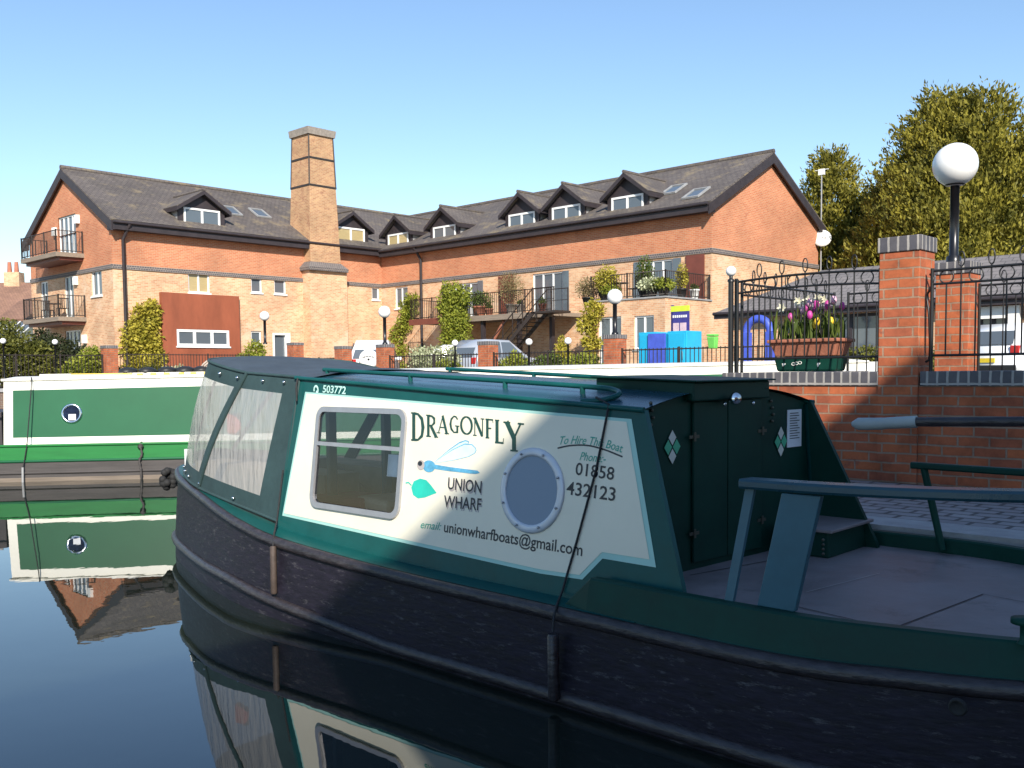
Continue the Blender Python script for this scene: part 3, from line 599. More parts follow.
# ------------------------------------------------------------------ the hire boat in front
M['boat_green'] = mat('boat green paint', (0.007, 0.080, 0.076), 0.34, spec=0.22, noise=(5, 0.14), bump=(18, 0.05), dirt=((0.05, 0.09, 0.08), 7, 0.70, 0.4), rvar=0.12)
M['boat_green_dark'] = mat('boat dark green paint', (0.004, 0.042, 0.030), 0.5, spec=0.2, noise=(4, 0.25), bump=(20, 0.06), dirt=((0.09, 0.13, 0.11), 20, 0.645, 0.6), rvar=0.15)
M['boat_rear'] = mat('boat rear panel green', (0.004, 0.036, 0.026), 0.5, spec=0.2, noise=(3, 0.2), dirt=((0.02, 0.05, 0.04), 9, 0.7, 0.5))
M['boat_blue'] = mat('boat blue plank', (0.035, 0.115, 0.155), 0.4, noise=(5, 0.12), dirt=((0.015, 0.05, 0.07), 30, 0.74, 0.6))
M['boat_roof'] = mat('boat roof paint', (0.015, 0.060, 0.085), 0.28, noise=(4, 0.15), bump=(12, 0.04), rvar=0.12)
M['cream'] = mat('cream panel paint', (0.79, 0.74, 0.60), 0.35, noise=(3, 0.035), bump=(9, 0.03), coat=0.1)
M['aqua'] = mat('aqua border line', (0.36, 0.62, 0.56), 0.4, noise=(4, 0.05))
M['hull'] = mat('black bitumen hull', (0.015, 0.013, 0.021), 0.5, spec=0.18, noise=(9, 0.5), bump=(14, 0.14), stretch=(1, 1, 4), dirt=((0.105, 0.10, 0.105), 10, 0.56, 0.75), rvar=0.15)
M['strake'] = mat('worn rubbing strake', (0.034, 0.028, 0.030), 0.40, noise=(16, 0.5), bump=(20, 0.3), stretch=(1, 1, 3), dirt=((0.20, 0.15, 0.11), 12, 0.68, 0.7))
M['deck'] = mat('brown deck ply', (0.20, 0.168, 0.168), 0.5, noise=(3, 0.25), bump=(25, 0.08), dirt=((0.085, 0.075, 0.072), 4, 0.55, 0.65), rvar=0.12)
M['seam'] = mat('dark seam', (0.02, 0.015, 0.015), 0.7)
M['canvas'] = mat('dark teal canvas', (0.030, 0.062, 0.064), 0.75, noise=(5, 0.2), bump=(8, 0.25), dirt=((0.07, 0.10, 0.10), 6, 0.66, 0.4))
M['canvas_roof'] = mat('slate blue canvas', (0.050, 0.066, 0.082), 0.7, noise=(4, 0.2), bump=(5, 0.3))
M['chrome'] = mat('chrome', (0.75, 0.75, 0.75), 0.15, 1.0)
M['alu'] = mat('grey aluminium', (0.42, 0.42, 0.44), 0.38, 0.6, noise=(9, 0.1))
M['brass'] = mat('dull brass', (0.09, 0.085, 0.065), 0.45, 0.5)
M['ink_green'] = mat('dark green lettering', (0.012, 0.06, 0.045), 0.4)
M['ink_black'] = mat('dark lettering', (0.018, 0.022, 0.03), 0.4)
M['ink_teal'] = mat('teal lettering', (0.05, 0.36, 0.26), 0.4)
M['ink_tan'] = mat('tan letter shade', (0.48, 0.34, 0.22), 0.45)
M['ink_grey'] = mat('grey letter shade', (0.45, 0.40, 0.38), 0.45)
M['ink_mint'] = mat('mint lettering', (0.50, 0.76, 0.68), 0.4)
M['wing_pale'] = mat('pale wing paint', (0.62, 0.80, 0.80), 0.4)
M['wing_blue'] = mat('blue body paint', (0.10, 0.36, 0.55), 0.4, noise=(30, 0.3))
M['leaf_teal'] = mat('teal leaf paint', (0.02, 0.50, 0.38), 0.4)
M['diamond_green'] = mat('diamond green', (0.07, 0.42, 0.24), 0.45)
M['diamond_cream'] = mat('diamond cream', (0.62, 0.62, 0.55), 0.45)
M['rope'] = mat('black rope', (0.02, 0.02, 0.022), 0.8, noise=(60, 0.3))
M['rope_tan'] = mat('brown fender', (0.06, 0.042, 0.034), 0.7, noise=(12, 0.3), bump=(20, 0.2))
M['grip'] = mat('grey grip', (0.33, 0.37, 0.37), 0.6, noise=(8, 0.12), bump=(20, 0.2))
M['paper'] = mat('white paper', (0.66, 0.68, 0.72), 0.6)
M['orange'] = mat('orange red', (0.75, 0.13, 0.06), 0.5)
M['cushion'] = mat('red cushion', (0.25, 0.03, 0.03), 0.8)
M['sand'] = mat('beige fabric', (0.45, 0.36, 0.25), 0.8)
M['interior'] = mat('boat interior board', (0.10, 0.07, 0.05), 0.6)
def clear_vinyl():
    m, n, l, b = newmat('clear vinyl'); b.inputs['Base Color'].default_value = (0.52, 0.51, 0.50, 1); b.inputs['Roughness'].default_value = 0.2; b.inputs['Specular IOR Level'].default_value = 0.9
    tc = n.new('ShaderNodeTexCoord'); mp = n.new('ShaderNodeMapping'); mp.inputs['Scale'].default_value = (2.4, 2.4, 0.45); mp.inputs['Rotation'].default_value = (0, 0, 0); l.new(tc.outputs['Object'], mp.inputs[0])
    t = n.new('ShaderNodeTexNoise'); t.inputs['Scale'].default_value = 6; t.inputs['Detail'].default_value = 5; l.new(mp.outputs[0], t.inputs['Vector'])
    bp = n.new('ShaderNodeBump'); bp.inputs['Strength'].default_value = 0.6; bp.inputs['Distance'].default_value = 0.04; l.new(t.outputs['Fac'], bp.inputs['Height']); l.new(bp.outputs[0], b.inputs['Normal'])
    tr = n.new('ShaderNodeBsdfTransparent'); tr.inputs['Color'].default_value = (0.9, 0.92, 0.92, 1); mx = n.new('ShaderNodeMixShader'); mx.inputs[0].default_value = 0.58
    l.new(tr.outputs[0], mx.inputs[1]); l.new(b.outputs[0], mx.inputs[2]); l.new(mx.outputs[0], n['Material Output'].inputs['Surface']); return m
M['vinyl'] = clear_vinyl()
def cabin_glass():
    m, n, l, b = newmat('boat glass'); g = n.new('ShaderNodeBsdfGlossy'); g.inputs['Roughness'].default_value = 0.02; g.inputs['Color'].default_value = (0.95, 0.97, 1, 1)
    tr = n.new('ShaderNodeBsdfTransparent'); tr.inputs['Color'].default_value = (0.92, 0.94, 0.94, 1); f = n.new('ShaderNodeFresnel'); f.inputs['IOR'].default_value = 1.55
    mx = n.new('ShaderNodeMixShader'); l.new(f.outputs[0], mx.inputs[0]); l.new(tr.outputs[0], mx.inputs[1]); l.new(g.outputs[0], mx.inputs[2]); l.new(mx.outputs[0], n['Material Output'].inputs['Surface']); return m
M['boat_glass'] = cabin_glass()
M['port_glass'] = glassmat('porthole glass', (0.20, 0.27, 0.36), 0.3, 0.4)
M['rim'] = mat('pale porthole rim', (0.62, 0.64, 0.68), 0.35, 0.15, noise=(9, 0.06))
WC = 0.96
B = Thing('narrowboat', 'dark green canal day boat with cream lettered side, canvas bow canopy and open stern', 'boat', (1.0, WC, 0))
near = [(-2.72, .96, .76), (-2.60, .73, .75), (-2.20, .52, .72), (-1.59, .31, .685), (-1.11, .168, .65), (-.79, .092, .612), (-.37, .01, .567), (.2, -.045, .515), (1.3, -.05, .468), (2.5, -.045, .455), (3.3, -.055, .45), (3.74, -.045, .455), (4.08, .03, .465), (4.42, .125, .475), (4.8, .29, .49), (5.1, .52, .50), (5.25, .75, .505), (5.3, .96, .505)]
OUT = cat_rom(near, 6); NOUT = len(OUT)
def onorm(i):
    t = (OUT[min(i+1, NOUT-1)] - OUT[max(i-1, 0)]); t.z = 0; t.normalize()
    return Vector((t.y, -t.x, 0))     # outward (towards -w amidships)
def mir(p): return Vector((p[0], 2*WC-p[1], p[2]))
secs = [(0.0, 1.0), (0.012, 0.8), (0.03, 0.5), (0.042, 0.22), (0.046, 0.0), (0.015, -0.7)]
rowsN = [[OUT[i] + onorm(i)*o + Vector((0, 0, OUT[i].z*(f-1) if f >= 0 else OUT[i].z*-1 + f)) for o, f in secs] for i in range(NOUT)]
mb = MB(); mb.grid(rowsN); mb.grid([[mir(p) for p in r] for r in rowsN]); B.part('hull', mb, M['hull'], fixn=True)
def off(i, o, z): return OUT[i] + onorm(i)*o + Vector((0, 0, z))
mb = MB(); mb.tube([off(i, 0.0, -0.035) for i in range(NOUT)], 0.036, 10); mb.tube([mir(off(i, 0.0, -0.035)) for i in range(NOUT)], 0.036, 10); B.part('gunwale_strake', mb, M['strake'])
def lowz(i): l = OUT[i].x; return 0.15 if l < -0.5 else max(0.045, 0.15-0.105*(l+0.5)/1.8)
mb = MB()
pth = [Vector((OUT[i].x, OUT[i].y, lowz(i))) + onorm(i)*0.044 for i in range(NOUT)]
mb.tube(pth, 0.034, 10); mb.tube([mir(p) for p in pth], 0.034, 10); B.part('rubbing_strake', mb, M['strake'])
# side deck (gunwale top)
mb = MB(); mb.grid([[OUT[i]+Vector((0, 0, 0.002)), OUT[i]*0.75+mir(OUT[i])*0.25+Vector((0, 0, 0.004)), OUT[i]*0.25+mir(OUT[i])*0.75+Vector((0, 0, 0.004)), mir(OUT[i])+Vector((0, 0, 0.002))] for i in range(NOUT) if OUT[i].x < 2.95], False); B.part('side_deck', mb, M['boat_green'], fixn=True)
# cabin
def sw(z, o=0.0): return 0.12 + 0.125*(z-0.62) - o
def Sd(l, z, o=0.0): return Vector((l, sw(z, o), z))
_sn = Vector((0, -1, 0.125)).normalized()
def spx(u, v, o=0.0):   # pixel -> point on the near cabin side
    n = Vector((-LOC.s, LOC.c, 0)) - Vector((0, 0, 0.125)); p0 = LOC.w((0, 0.12-o, 0.62)); d = ray(u, v); C = Vector((0, 0, CAM_H))
    return LOC.inv(C + d*((p0-C).dot(n)/d.dot(n)))
def zt(l): return 1.53 - 0.155/2.8*l
def camb(l): return .045+.05*max(0, l)/2.86
ETOP, EBOT = 2.78, 3.09
side = [(-0.12, 0.44), (2.80, 0.44), (2.80, zt(2.8)), (0.0, zt(0))]
mb = MB()
for s_ in (0, 1):
    P = [Sd(*q) for q in side]; I = [Sd(q[0], q[1], -0.03) for q in side]
    if s_: P = [Sd(-0.12, .44), Sd(2.90, .44), Sd(2.90, zt(2.9)), Sd(0, zt(0))]
    if s_: P = [mir(p) for p in P]; I = [mir(p) for p in I]
    if s_ == 0:
        # near side with the window opening
        wx0, wx1, wz0, wz1 = 0.295, 1.13, 0.735, 1.325
        o_ = [Sd(-0.12, .44), Sd(wx0, .44), Sd(wx1, .44), Sd(2.80, .44), Sd(2.80, wz0), Sd(2.80, wz1-.0), Sd(2.80, zt(2.80)), Sd(wx1, zt(wx1)), Sd(wx0, zt(wx0)), Sd(0, zt(0))]
        a_, b_, c_, d_ = Sd(wx0, wz0), Sd(wx1, wz0), Sd(wx1, wz1), Sd(wx0, wz1)
        mb.poly([o_[0], o_[1], o_[8], o_[9]]); mb.poly([o_[1], o_[2], b_, a_]); mb.poly([d_, c_, o_[7], o_[8]]); mb.poly([o_[2], o_[3], o_[6], o_[7]])
    else: mb.poly(P)
    # wing beyond the bulkhead
    el = EBOT if s_ == 0 else 3.26
    xs_ = 2.90 if s_ else 2.80; w_ = [Sd(xs_, 0.45), Sd(el+0.04, 0.45), Sd(el, 0.60), Sd(xs_+.02, zt(xs_)), Sd(xs_, zt(xs_))]; wi = [Sd(p.x, p.z, -0.03) for p in w_]
    if s_: w_ = [mir(p) for p in w_]; wi = [mir(p) for p in wi]
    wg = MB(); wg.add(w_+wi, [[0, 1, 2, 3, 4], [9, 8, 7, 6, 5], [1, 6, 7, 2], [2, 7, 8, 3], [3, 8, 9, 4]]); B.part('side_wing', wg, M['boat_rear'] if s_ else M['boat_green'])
B.part('cabin_side', mb, M['boat_green'])
mb = MB(); rows = []
for i in range(9):
    l = -0.02+2.91*i/8; r = []
    for k in range(13):
        t = k/12; l = -0.02+(2.82+.06*(t*1.5)+.02)*i/8; w0 = sw(zt(l))-0.012; w_ = w0 + (2*WC-2*w0)*t; r.append(Vector((l, w_, zt(l)+0.004+camb(l)*(1-(2*t-1)**2))))
    rows.append(r)
mb.grid(rows); B.part('roof', mb, M['boat_roof'])
mb = MB(); mb.tube([Sd(-0.02, zt(0)+0.002, 0.004), Sd(2.82, zt(2.82)+0.002, 0.004)], 0.014, 8); mb.tube([mir(Sd(-0.02, zt(0), 0.004)), mir(Sd(2.92, zt(2.92), 0.004))], 0.014, 8); B.part('roof_edge', mb, M['boat_green'])
# front bulkhead and interior seen through the glass
mb = MB(); mb.poly([(-0.1, 0.17, 0.47), (2.78, 0.17, 0.47), (2.78, 1.75, 0.47), (-0.1, 1.75, 0.47)]); B.part('cabin_interior', mb, M['interior'])
p = at_w(352, 497, .62); mb = MB(); mb.obox((p.x, p.y, p.z-.05), (.5, .34, .14), .2); B.part('seat_cushion', mb, M['cushion'], bevel=0.03)
p = at_w(392, 497, .75); mb = MB(); mb.obox((p.x+.12, p.y, p.z-.06), (.45, .5, .16), -.2); B.part('seat_cushion', mb, M['sand'], bevel=0.03)
p = at_w(330, 490, .9); mb = MB(); mb.obox((p.x, p.y, p.z), (.5, .3, .3), .1, ('Y', .5)); B.part('bag', mb, M['canvas_roof'], bevel=0.04)
# cream panel with its border line
pan_o = [spx(u, v, 0.002) for u, v in [(305.2, 391.8), (631.5, 419), (656, 567.5), (602.5, 558.5), (582.3, 579.5), (540, 573.5), (282.2, 515.6)]]
pan_i = [spx(u, v, 0.004) for u, v in [(306.5, 393.5), (626.5, 421.8), (649.5, 559.5), (602, 552), (579.5, 575.0), (541, 569.5), (284, 513.2)]]
def polyhole(mb, pts, hole):   # quads around a rectangular hole, pts simple fan by strips
    mb.poly(pts)
def side_poly(name, pts, m, par=None, label=None):
    mb = MB(); mb.poly(pts)
    o = B.part(name, mb, m, par, label); return o
# build the panel as pieces around the window opening so that the opening stays open
def clip_panel(pts, o):
    import itertools
    hx0, hx1, hz0, hz1 = wx0, wx1, wz0, wz1
    def cut(P, ax, val, keep):
        out = []
        for i in range(len(P)):
            p, q = P[i], P[(i+1) % len(P)]; fp, fq = (p[ax]-val)*keep, (q[ax]-val)*keep
            if fp >= 0: out.append(p)
            if (fp < 0) != (fq < 0): t = fp/(fp-fq); out.append(p+(q-p)*t)
        return out
    res = [cut(pts, 0, hx0, -1), cut(pts, 0, hx1, 1)]
    mid = cut(cut(pts, 0, hx0, 1), 0, hx1, -1)
    res += [cut(mid, 2, hz0, -1), cut(mid, 2, hz1, 1)]
    mb = MB()
    for r in res:
        if len(r) > 2: mb.poly(r)
    return mb
B.part('panel_border', clip_panel(pan_o, 0.002), M['aqua']); panel = B.part('side_panel', clip_panel(pan_i, 0.004), M['cream'])
# window
def rrect(x0, x1, z0, z1, r, o, n=5):
    out = []
    for cx_, cz_, a0 in ((x1-r, z0+r, -90), (x1-r, z1-r, 0), (x0+r, z1-r, 90), (x0+r, z0+r, 180)):
        for k in range(n+1):
            an = R(a0+90*k/n); out.append(Sd(cx_+r*math.cos(an), cz_+r*math.sin(an), o))
    return out
def ringmesh(outer, inner, depth_vec):
    mb = MB(); n = len(outer); d = Vector(depth_vec); v = outer+inner+[p+d for p in outer]+[p+d for p in inner]; f = []
    for i in range(n):
        j = (i+1) % n; f += [[i, j, n+j, n+i], [2*n+i, 3*n+i, 3*n+j, 2*n+j], [i, 2*n+i, 2*n+j, j], [n+i, n+j, 3*n+j, 3*n+i]]
    mb.add(v, f); return mb
wo = rrect(0.27, 1.155, 0.71, 1.35, 0.075, 0.022); wi = rrect(0.303, 1.122, 0.743, 1.317, 0.05, 0.022)
mb = ringmesh(wo, wi, Vector((0, 0.03, -0.004))); zb = 1.115
mb.hexa([Sd(.304, zb-.012, .021), Sd(1.121, zb-.012, .021), Sd(1.121, zb-.012, -.005), Sd(.304, zb-.012, -.005), Sd(.304, zb+.012, .021), Sd(1.121, zb+.012, .021), Sd(1.121, zb+.012, -.005), Sd(.304, zb+.012, -.005)])
win = B.part('window', mb, M['alu'], fixn=True)
mb = MB(); mb.poly([Sd(.3, .745, .006), Sd(1.125, .745, .006), Sd(1.125, zb, .006), Sd(.3, zb, .006)]); B.part('pane', mb, M['boat_glass'], par=win)
mb = MB(); mb.poly([Sd(.3, zb, .012), Sd(1.125, zb, .012), Sd(1.125, 1.315, .012), Sd(.3, 1.315, .012)]); B.part('pane', mb, M['boat_glass'], par=win)
mb = MB(); mb.poly([Sd(1.0, .95, .0), Sd(1.095, .95, .0), Sd(1.095, 1.08, .0), Sd(1.0, 1.08, .0)]); B.part('window_notice', mb, M['paper'], par=win)
# porthole
pc = spx(532.5, 490.5, 0.0); po = [spx(532.5+30.0*math.cos(a), 490.5+43.0*math.sin(a)) for a in np.linspace(0, 2*math.pi, 8, endpoint=False)]
pr = 0.5*(po[6]-po[2]).length
mb = MB(); mb.lathe(pc, [(pr, 0.004), (pr, 0.010), (pr-0.010, 0.016), (pr-0.032, 0.018), (pr-0.042, 0.014), (pr-0.044, 0.004)], 40, _sn); pt = B.part('porthole', mb, M['rim'])
mb = MB(); _e1 = Vector((1, 0, 0)); _e2 = _sn.cross(_e1); mb.poly([pc+_sn*.009+(_e1*math.cos(a)+_e2*math.sin(a))*(pr-.040) for a in np.linspace(0, 2*math.pi, 40, endpoint=False)]); B.part('pane', mb, M['port_glass'], par=pt)
e1 = Vector((1, 0, 0)); e2 = _sn.cross(e1)*-1
for k in range(8):
    an = R(22+45*k); q = pc+(e1*math.cos(an)+e2*math.sin(an))*(pr-0.022)+_sn*0.024; mb = MB(); mb.sphere(q, 0.007, 8, 5); B.part('bolt', mb, M['alu'], par=pt)
# ---- lettering
DEPS = bpy.context.evaluated_depsgraph_get()
def text_polys(body, shear=0.0, bold=0.0, space=1.0):
    c = bpy.data.curves.new('txt', 'FONT'); c.body = body; c.size = 1; c.shear = shear; c.offset = bold; c.space_character = space; c.resolution_u = 3
    o = bpy.data.objects.new('txt', c); COL.objects.link(o); bpy.context.view_layer.update()
    dg = bpy.context.evaluated_depsgraph_get(); me = bpy.data.meshes.new_from_object(o.evaluated_get(dg))
    v = [Vector(x.co) for x in me.vertices]; f = [list(p.vertices) for p in me.polygons]
    bpy.data.objects.remove(o); bpy.data.meshes.remove(me); return v, f
def side_text(body, p0, p1, cap, m, name='lettering', par=None, shear=0, bold=0, o=0.0055, arc=0.0, ref='X', dx=0, dz=0, placer=spx):
    """text whose baseline runs between the pixels p0 -> p1 on the cabin side; cap = letter height in metres"""
    v, f = text_polys(body, shear, bold); x0 = min(q.x for q in v); x1 = max(q.x for q in v)
    A_, B_ = placer(p0[0], p0[1], o), placer(p1[0], p1[1], o); U = (B_-A_); L = U.length; U = U/L; V = Vector((0, 0.125, 1)).normalized(); V = (V-U*V.dot(U)).normalized()
    ch = 0.72; out = []
    for q in v:
        t = (q.x-x0)/(x1-x0); out.append(A_ + U*(t*L+dx) + V*(q.y/ch*cap + arc*4*t*(1-t) + dz))
    mb = MB(); mb.add(out, f); return B.part(name, mb, m, par or panel)
side_text('UNION', (447.5, 488.8), (481, 493), 0.066, M['ink_grey'], name='letter_shade', o=0.0050, bold=0.012, dx=0.007, dz=-0.010)
side_text('WHARF', (443.5, 506.8), (481, 510.5), 0.066, M['ink_grey'], name='letter_shade', o=0.0050, bold=0.012, dx=0.007, dz=-0.010)
side_text('UNION', (447.5, 488.8), (481, 493), 0.066, M['ink_black'], bold=0.012)
side_text('WHARF', (443.5, 506.8), (481, 510.5), 0.066, M['ink_black'], bold=0.012)
side_text('01858', (575, 474.5), (613.5, 480), 0.062, M['ink_black'], bold=0.01)
side_text('432123', (566, 494), (614.8, 501), 0.065, M['ink_black'], bold=0.012)
side_text('Phone:-', (579.5, 460), (605.5, 462.7), 0.042, M['ink_teal'], shear=0.3, bold=0.004)
side_text('To Hire This Boat', (559.5, 444.5), (622.5, 453), 0.042, M['ink_teal'], shear=0.3, bold=0.006, arc=0.018)
side_text('email:', (420.5, 528), (441, 530.3), 0.045, M['ink_teal'], shear=0.3, bold=0.004)
side_text('unionwharfboats@gmail.com', (443.7, 531.8), (582, 556), 0.060, M['ink_black'], bold=0.012)
side_text('503772', (322.5, 392.3), (345.5, 394.0), 0.048, M['ink_mint'], bold=0.02, o=0.004)
mb = MB(); an = np.linspace(R(-20), R(200), 9); c0 = spx(316, 390, 0.004)
mb.ribbon([c0+Vector((math.cos(a)*0.022, 0, math.sin(a)*0.026)) for a in an], 0.014, _sn); mb.ribbon([c0+Vector((x, 0, -0.012)) + _sn*0.0006 for x in (0.0, 0.026)], 0.016, _sn); B.part('emblem', mb, M['ink_mint'], panel)
pts = [spx(u, v, 0.005) for u, v in [(557.5, 448.2), (570, 445.6), (587, 445.4), (604, 449.5), (622.5, 456.8)]]
mb = MB(); mb.ribbon(cat_rom(pts, 4), 0.008, _sn); B.part('underline', mb, M['ink_black'], panel)
# DRAGONFLY in drawn serif capitals
TH, TN = 0.17, 0.075
arcO = [(0.36+0.30*math.cos(a), 0.5+0.49*math.sin(a), TN+(TH-TN)*abs(math.cos(a))) for a in np.linspace(0, 2*math.pi, 21)]
GL = {
 'D': [[(.14,0,TH),(.14,1,TH)], [(.14,.96,.07),(.36,.95,.08),(.56,.8,.14),(.62,.5,TH),(.56,.2,.14),(.36,.05,.08),(.14,.04,.07)], [(.0,.975,.05),(.3,.975,.05)], [(.0,.025,.05),(.3,.025,.05)]],
 'R': [[(.14,0,TH),(.14,1,TH)], [(.14,.96,.07),(.36,.95,.08),(.5,.85,.14),(.5,.66,.14),(.36,.53,.08),(.14,.51,.07)], [(.3,.5,.15),(.62,.02,.17)], [(0,.975,.05),(.3,.975,.05)], [(0,.025,.05),(.3,.025,.05)], [(.5,.025,.05),(.74,.025,.05)]],
 'A': [[(.08,0,TN),(.36,1,TN)], [(.34,1,TH),(.6,0,TH)], [(.17,.34,.06),(.5,.34,.06)], [(-.03,.025,.05),(.2,.025,.05)], [(.46,.025,.05),(.74,.025,.05)]],
 'G': [[(.6,.8,.09),(.48,.94,.08),(.34,.96,.08),(.16,.78,.14),(.1,.5,TH),(.16,.22,.14),(.34,.04,.08),(.5,.06,.08),(.58,.14,.1)], [(.58,.02,.15),(.58,.42,.15)], [(.42,.42,.05),(.72,.42,.05)]],
 'O': [arcO],
 'N': [[(.1,0,TN),(.1,1,TN)], [(.1,.98,TH),(.58,.02,TH)], [(.6,0,TN),(.6,1,TN)], [(-.02,.975,.05),(.2,.975,.05)], [(-.02,.025,.05),(.22,.025,.05)], [(.48,.975,.05),(.72,.975,.05)]],
 'F': [[(.14,0,TH),(.14,1,TH)], [(.0,.965,.07),(.58,.965,.07)], [(.56,1,.05),(.58,.8,.03)], [(.14,.52,.06),(.45,.52,.06)], [(.0,.025,.05),(.3,.025,.05)]],
 'L': [[(.14,0,TH),(.14,1,TH)], [(.0,.975,.05),(.3,.975,.05)], [(0,.035,.07),(.58,.035,.07)], [(.56,0,.05),(.6,.24,.03)]],
 'Y': [[(.06,1,TH),(.34,.46,TH)], [(.6,1,TN),(.35,.47,TN)], [(.34,0,TH),(.34,.5,TH)], [(-.06,.975,.05),(.2,.975,.05)], [(.48,.975,.05),(.72,.975,.05)], [(.2,.025,.05),(.48,.025,.05)]]}
# boxes in a x4 enlargement of the area at (400,370): left, right, top, bottom at the left edge / slope
LB_ = [('D', 44, 98, 168, 282), ('R', 104, 150, 178, 266), ('A', 148, 194, 180, 252), ('G', 196, 236, 180, 250), ('O', 240, 290, 184, 254), ('N', 293, 336, 190, 262), ('F', 342, 378, 194, 272), ('L', 380, 420, 198, 292), ('Y', 420, 494, 206, 322)]
def draw_dragonfly(m, o, ddx, ddz, name):
    mb = MB(); k = 0
    for ch_, x0, x1, y0, y1 in LB_:
        wid = 0.7
        for s_ in GL[ch_]:
            pts = []; wd_ = []
            for x, y, w_ in s_:
                sl = 0.10*(x/wid)*(x1-x0)
                u = 400+(x0+(x1-x0)*x/wid)/4; v = 370+(y1+(y0-y1)*y+sl)/4
                pts.append(spx(u, v, o+0.00012*(k % 6))+Vector((ddx, 0, ddz))); wd_.append(w_*(y1-y0)/4/178*1.02)
            mb.ribbon(pts, wd_, _sn); k += 1
    return B.part(name, mb, m, panel)
draw_dragonfly(M['ink_tan'], 0.0046, -0.007, -0.010, 'letter_shade'); draw_dragonfly(M['ink_green'], 0.0062, 0, 0, 'lettering')
def emb(name, pts, m, o):
    mb = MB(); mb.poly([spx(400+x/4, 370+y/4, o) for x, y in pts]); return B.part(name, mb, m, panel)
def el(cx_, cy_, rx, ry, rot, n=18): return [(cx_+rx*math.cos(a)*math.cos(rot)-ry*math.sin(a)*math.sin(rot), cy_+rx*math.cos(a)*math.sin(rot)+ry*math.sin(a)*math.cos(rot)) for a in np.linspace(0, 2*math.pi, n, endpoint=False)]
def wing(tipx, tipy, wdt):
    bx, by = 132, 374; L = math.hypot(tipx-bx, tipy-by); a = math.atan2(tipy-by, tipx-bx); pr_ = [(0, .06), (.2, .35), (.5, .8), (.8, 1), (.95, .7), (1, .2)]
    up_ = [(t*L, -wdt*h) for t, h in pr_]; dn_ = [(t*L, wdt*h*.5) for t, h in pr_[::-1]]
    return [(bx+x*math.cos(a)-y*math.sin(a), by+x*math.sin(a)+y*math.cos(a)) for x, y in up_+dn_]
emb('wing_outline', wing(276, 287, 19), M['wing_blue'], 0.0044); emb('wing', wing(273, 290, 15), M['wing_pale'], 0.0048)
emb('wing_outline', wing(305, 318, 37), M['wing_blue'], 0.0052); emb('wing', wing(302, 319, 33), M['wing_pale'], 0.0056)
emb('leaf', [(45, 470), (55, 445), (80, 434), (105, 440), (125, 462), (147, 492), (125, 500), (100, 510), (72, 514), (52, 500)], M['leaf_teal'], 0.005)
mb = MB(); mb.ribbon([spx(400+x/4, 370+y/4, 0.0052) for x, y in [(22, 452), (34, 450), (46, 462)]], 0.008, _sn); B.part('leaf_stem', mb, M['leaf_teal'], panel)
emb('body', [(110, 375), (140, 378), (200, 388), (310, 402), (320, 412), (300, 416), (200, 405), (140, 396)], M['wing_blue'], 0.0060)
emb('thorax', el(116, 385, 25, 24, 0.3), M['wing_blue'], 0.0064); emb('head', el(83, 380, 15, 20, 0), M['ink_grey'], 0.0066); emb('eye', el(80, 374, 9, 10, 0), M['ink_black'], 0.0070)
# ---- roof rail and hatch
def rz(l, w):
    w0 = sw(zt(l)); t = (w-w0)/(2*WC-2*w0); return zt(l)+0.004+camb(l)*(1-(2*t-1)**2)
for m_ in (0, 1):
    pts = [(0.06, .40, 1.585), (0.5, .40, 1.565), (1.6, .40, 1.515), (2.35, .40, 1.478), (2.52, .385, 1.462), (2.58, .33, 1.44), (2.52, .27, 1.415), (2.42, .245, 1.41)]
    if m_: pts = [mir(p) for p in pts]
    mb = MB(); mb.tube(cat_rom(pts, 4), 0.0135, 8); hr = B.part('roof_rail', mb, M['boat_green'])
    for l in (0.1, 0.95, 1.75, 2.3):
        w_ = .40 if not m_ else 2*WC-.40; mb = MB(); mb.tube([(l, w_, rz(l, w_)-0.005), (l, w_, 1.585-(l-.06)*0.0445)], 0.014, 8); B.part('rail_stub', mb, M['boat_green'], par=hr)
mb = MB(); mb.hexa([(2.24, .585, 1.44), (2.86, .565, 1.405), (2.88, 1.275, 1.405), (2.24, 1.295, 1.44), (2.24, .585, 1.522), (2.86, .565, 1.498), (2.88, 1.275, 1.498), (2.24, 1.295, 1.522)]); hatch = B.part('sliding_hatch', mb, M['boat_rear'], bevel=0.008)
mb = MB(); mb.hexa([(2.22, .56, 1.523), (2.885, .545, 1.499), (2.905, 1.30, 1.499), (2.22, 1.32, 1.523), (2.22, .56, 1.533), (2.885, .545, 1.508), (2.905, 1.30, 1.508), (2.22, 1.32, 1.533)]); B.part('hatch_lid', mb, M['boat_rear'], par=hatch, bevel=0.004)
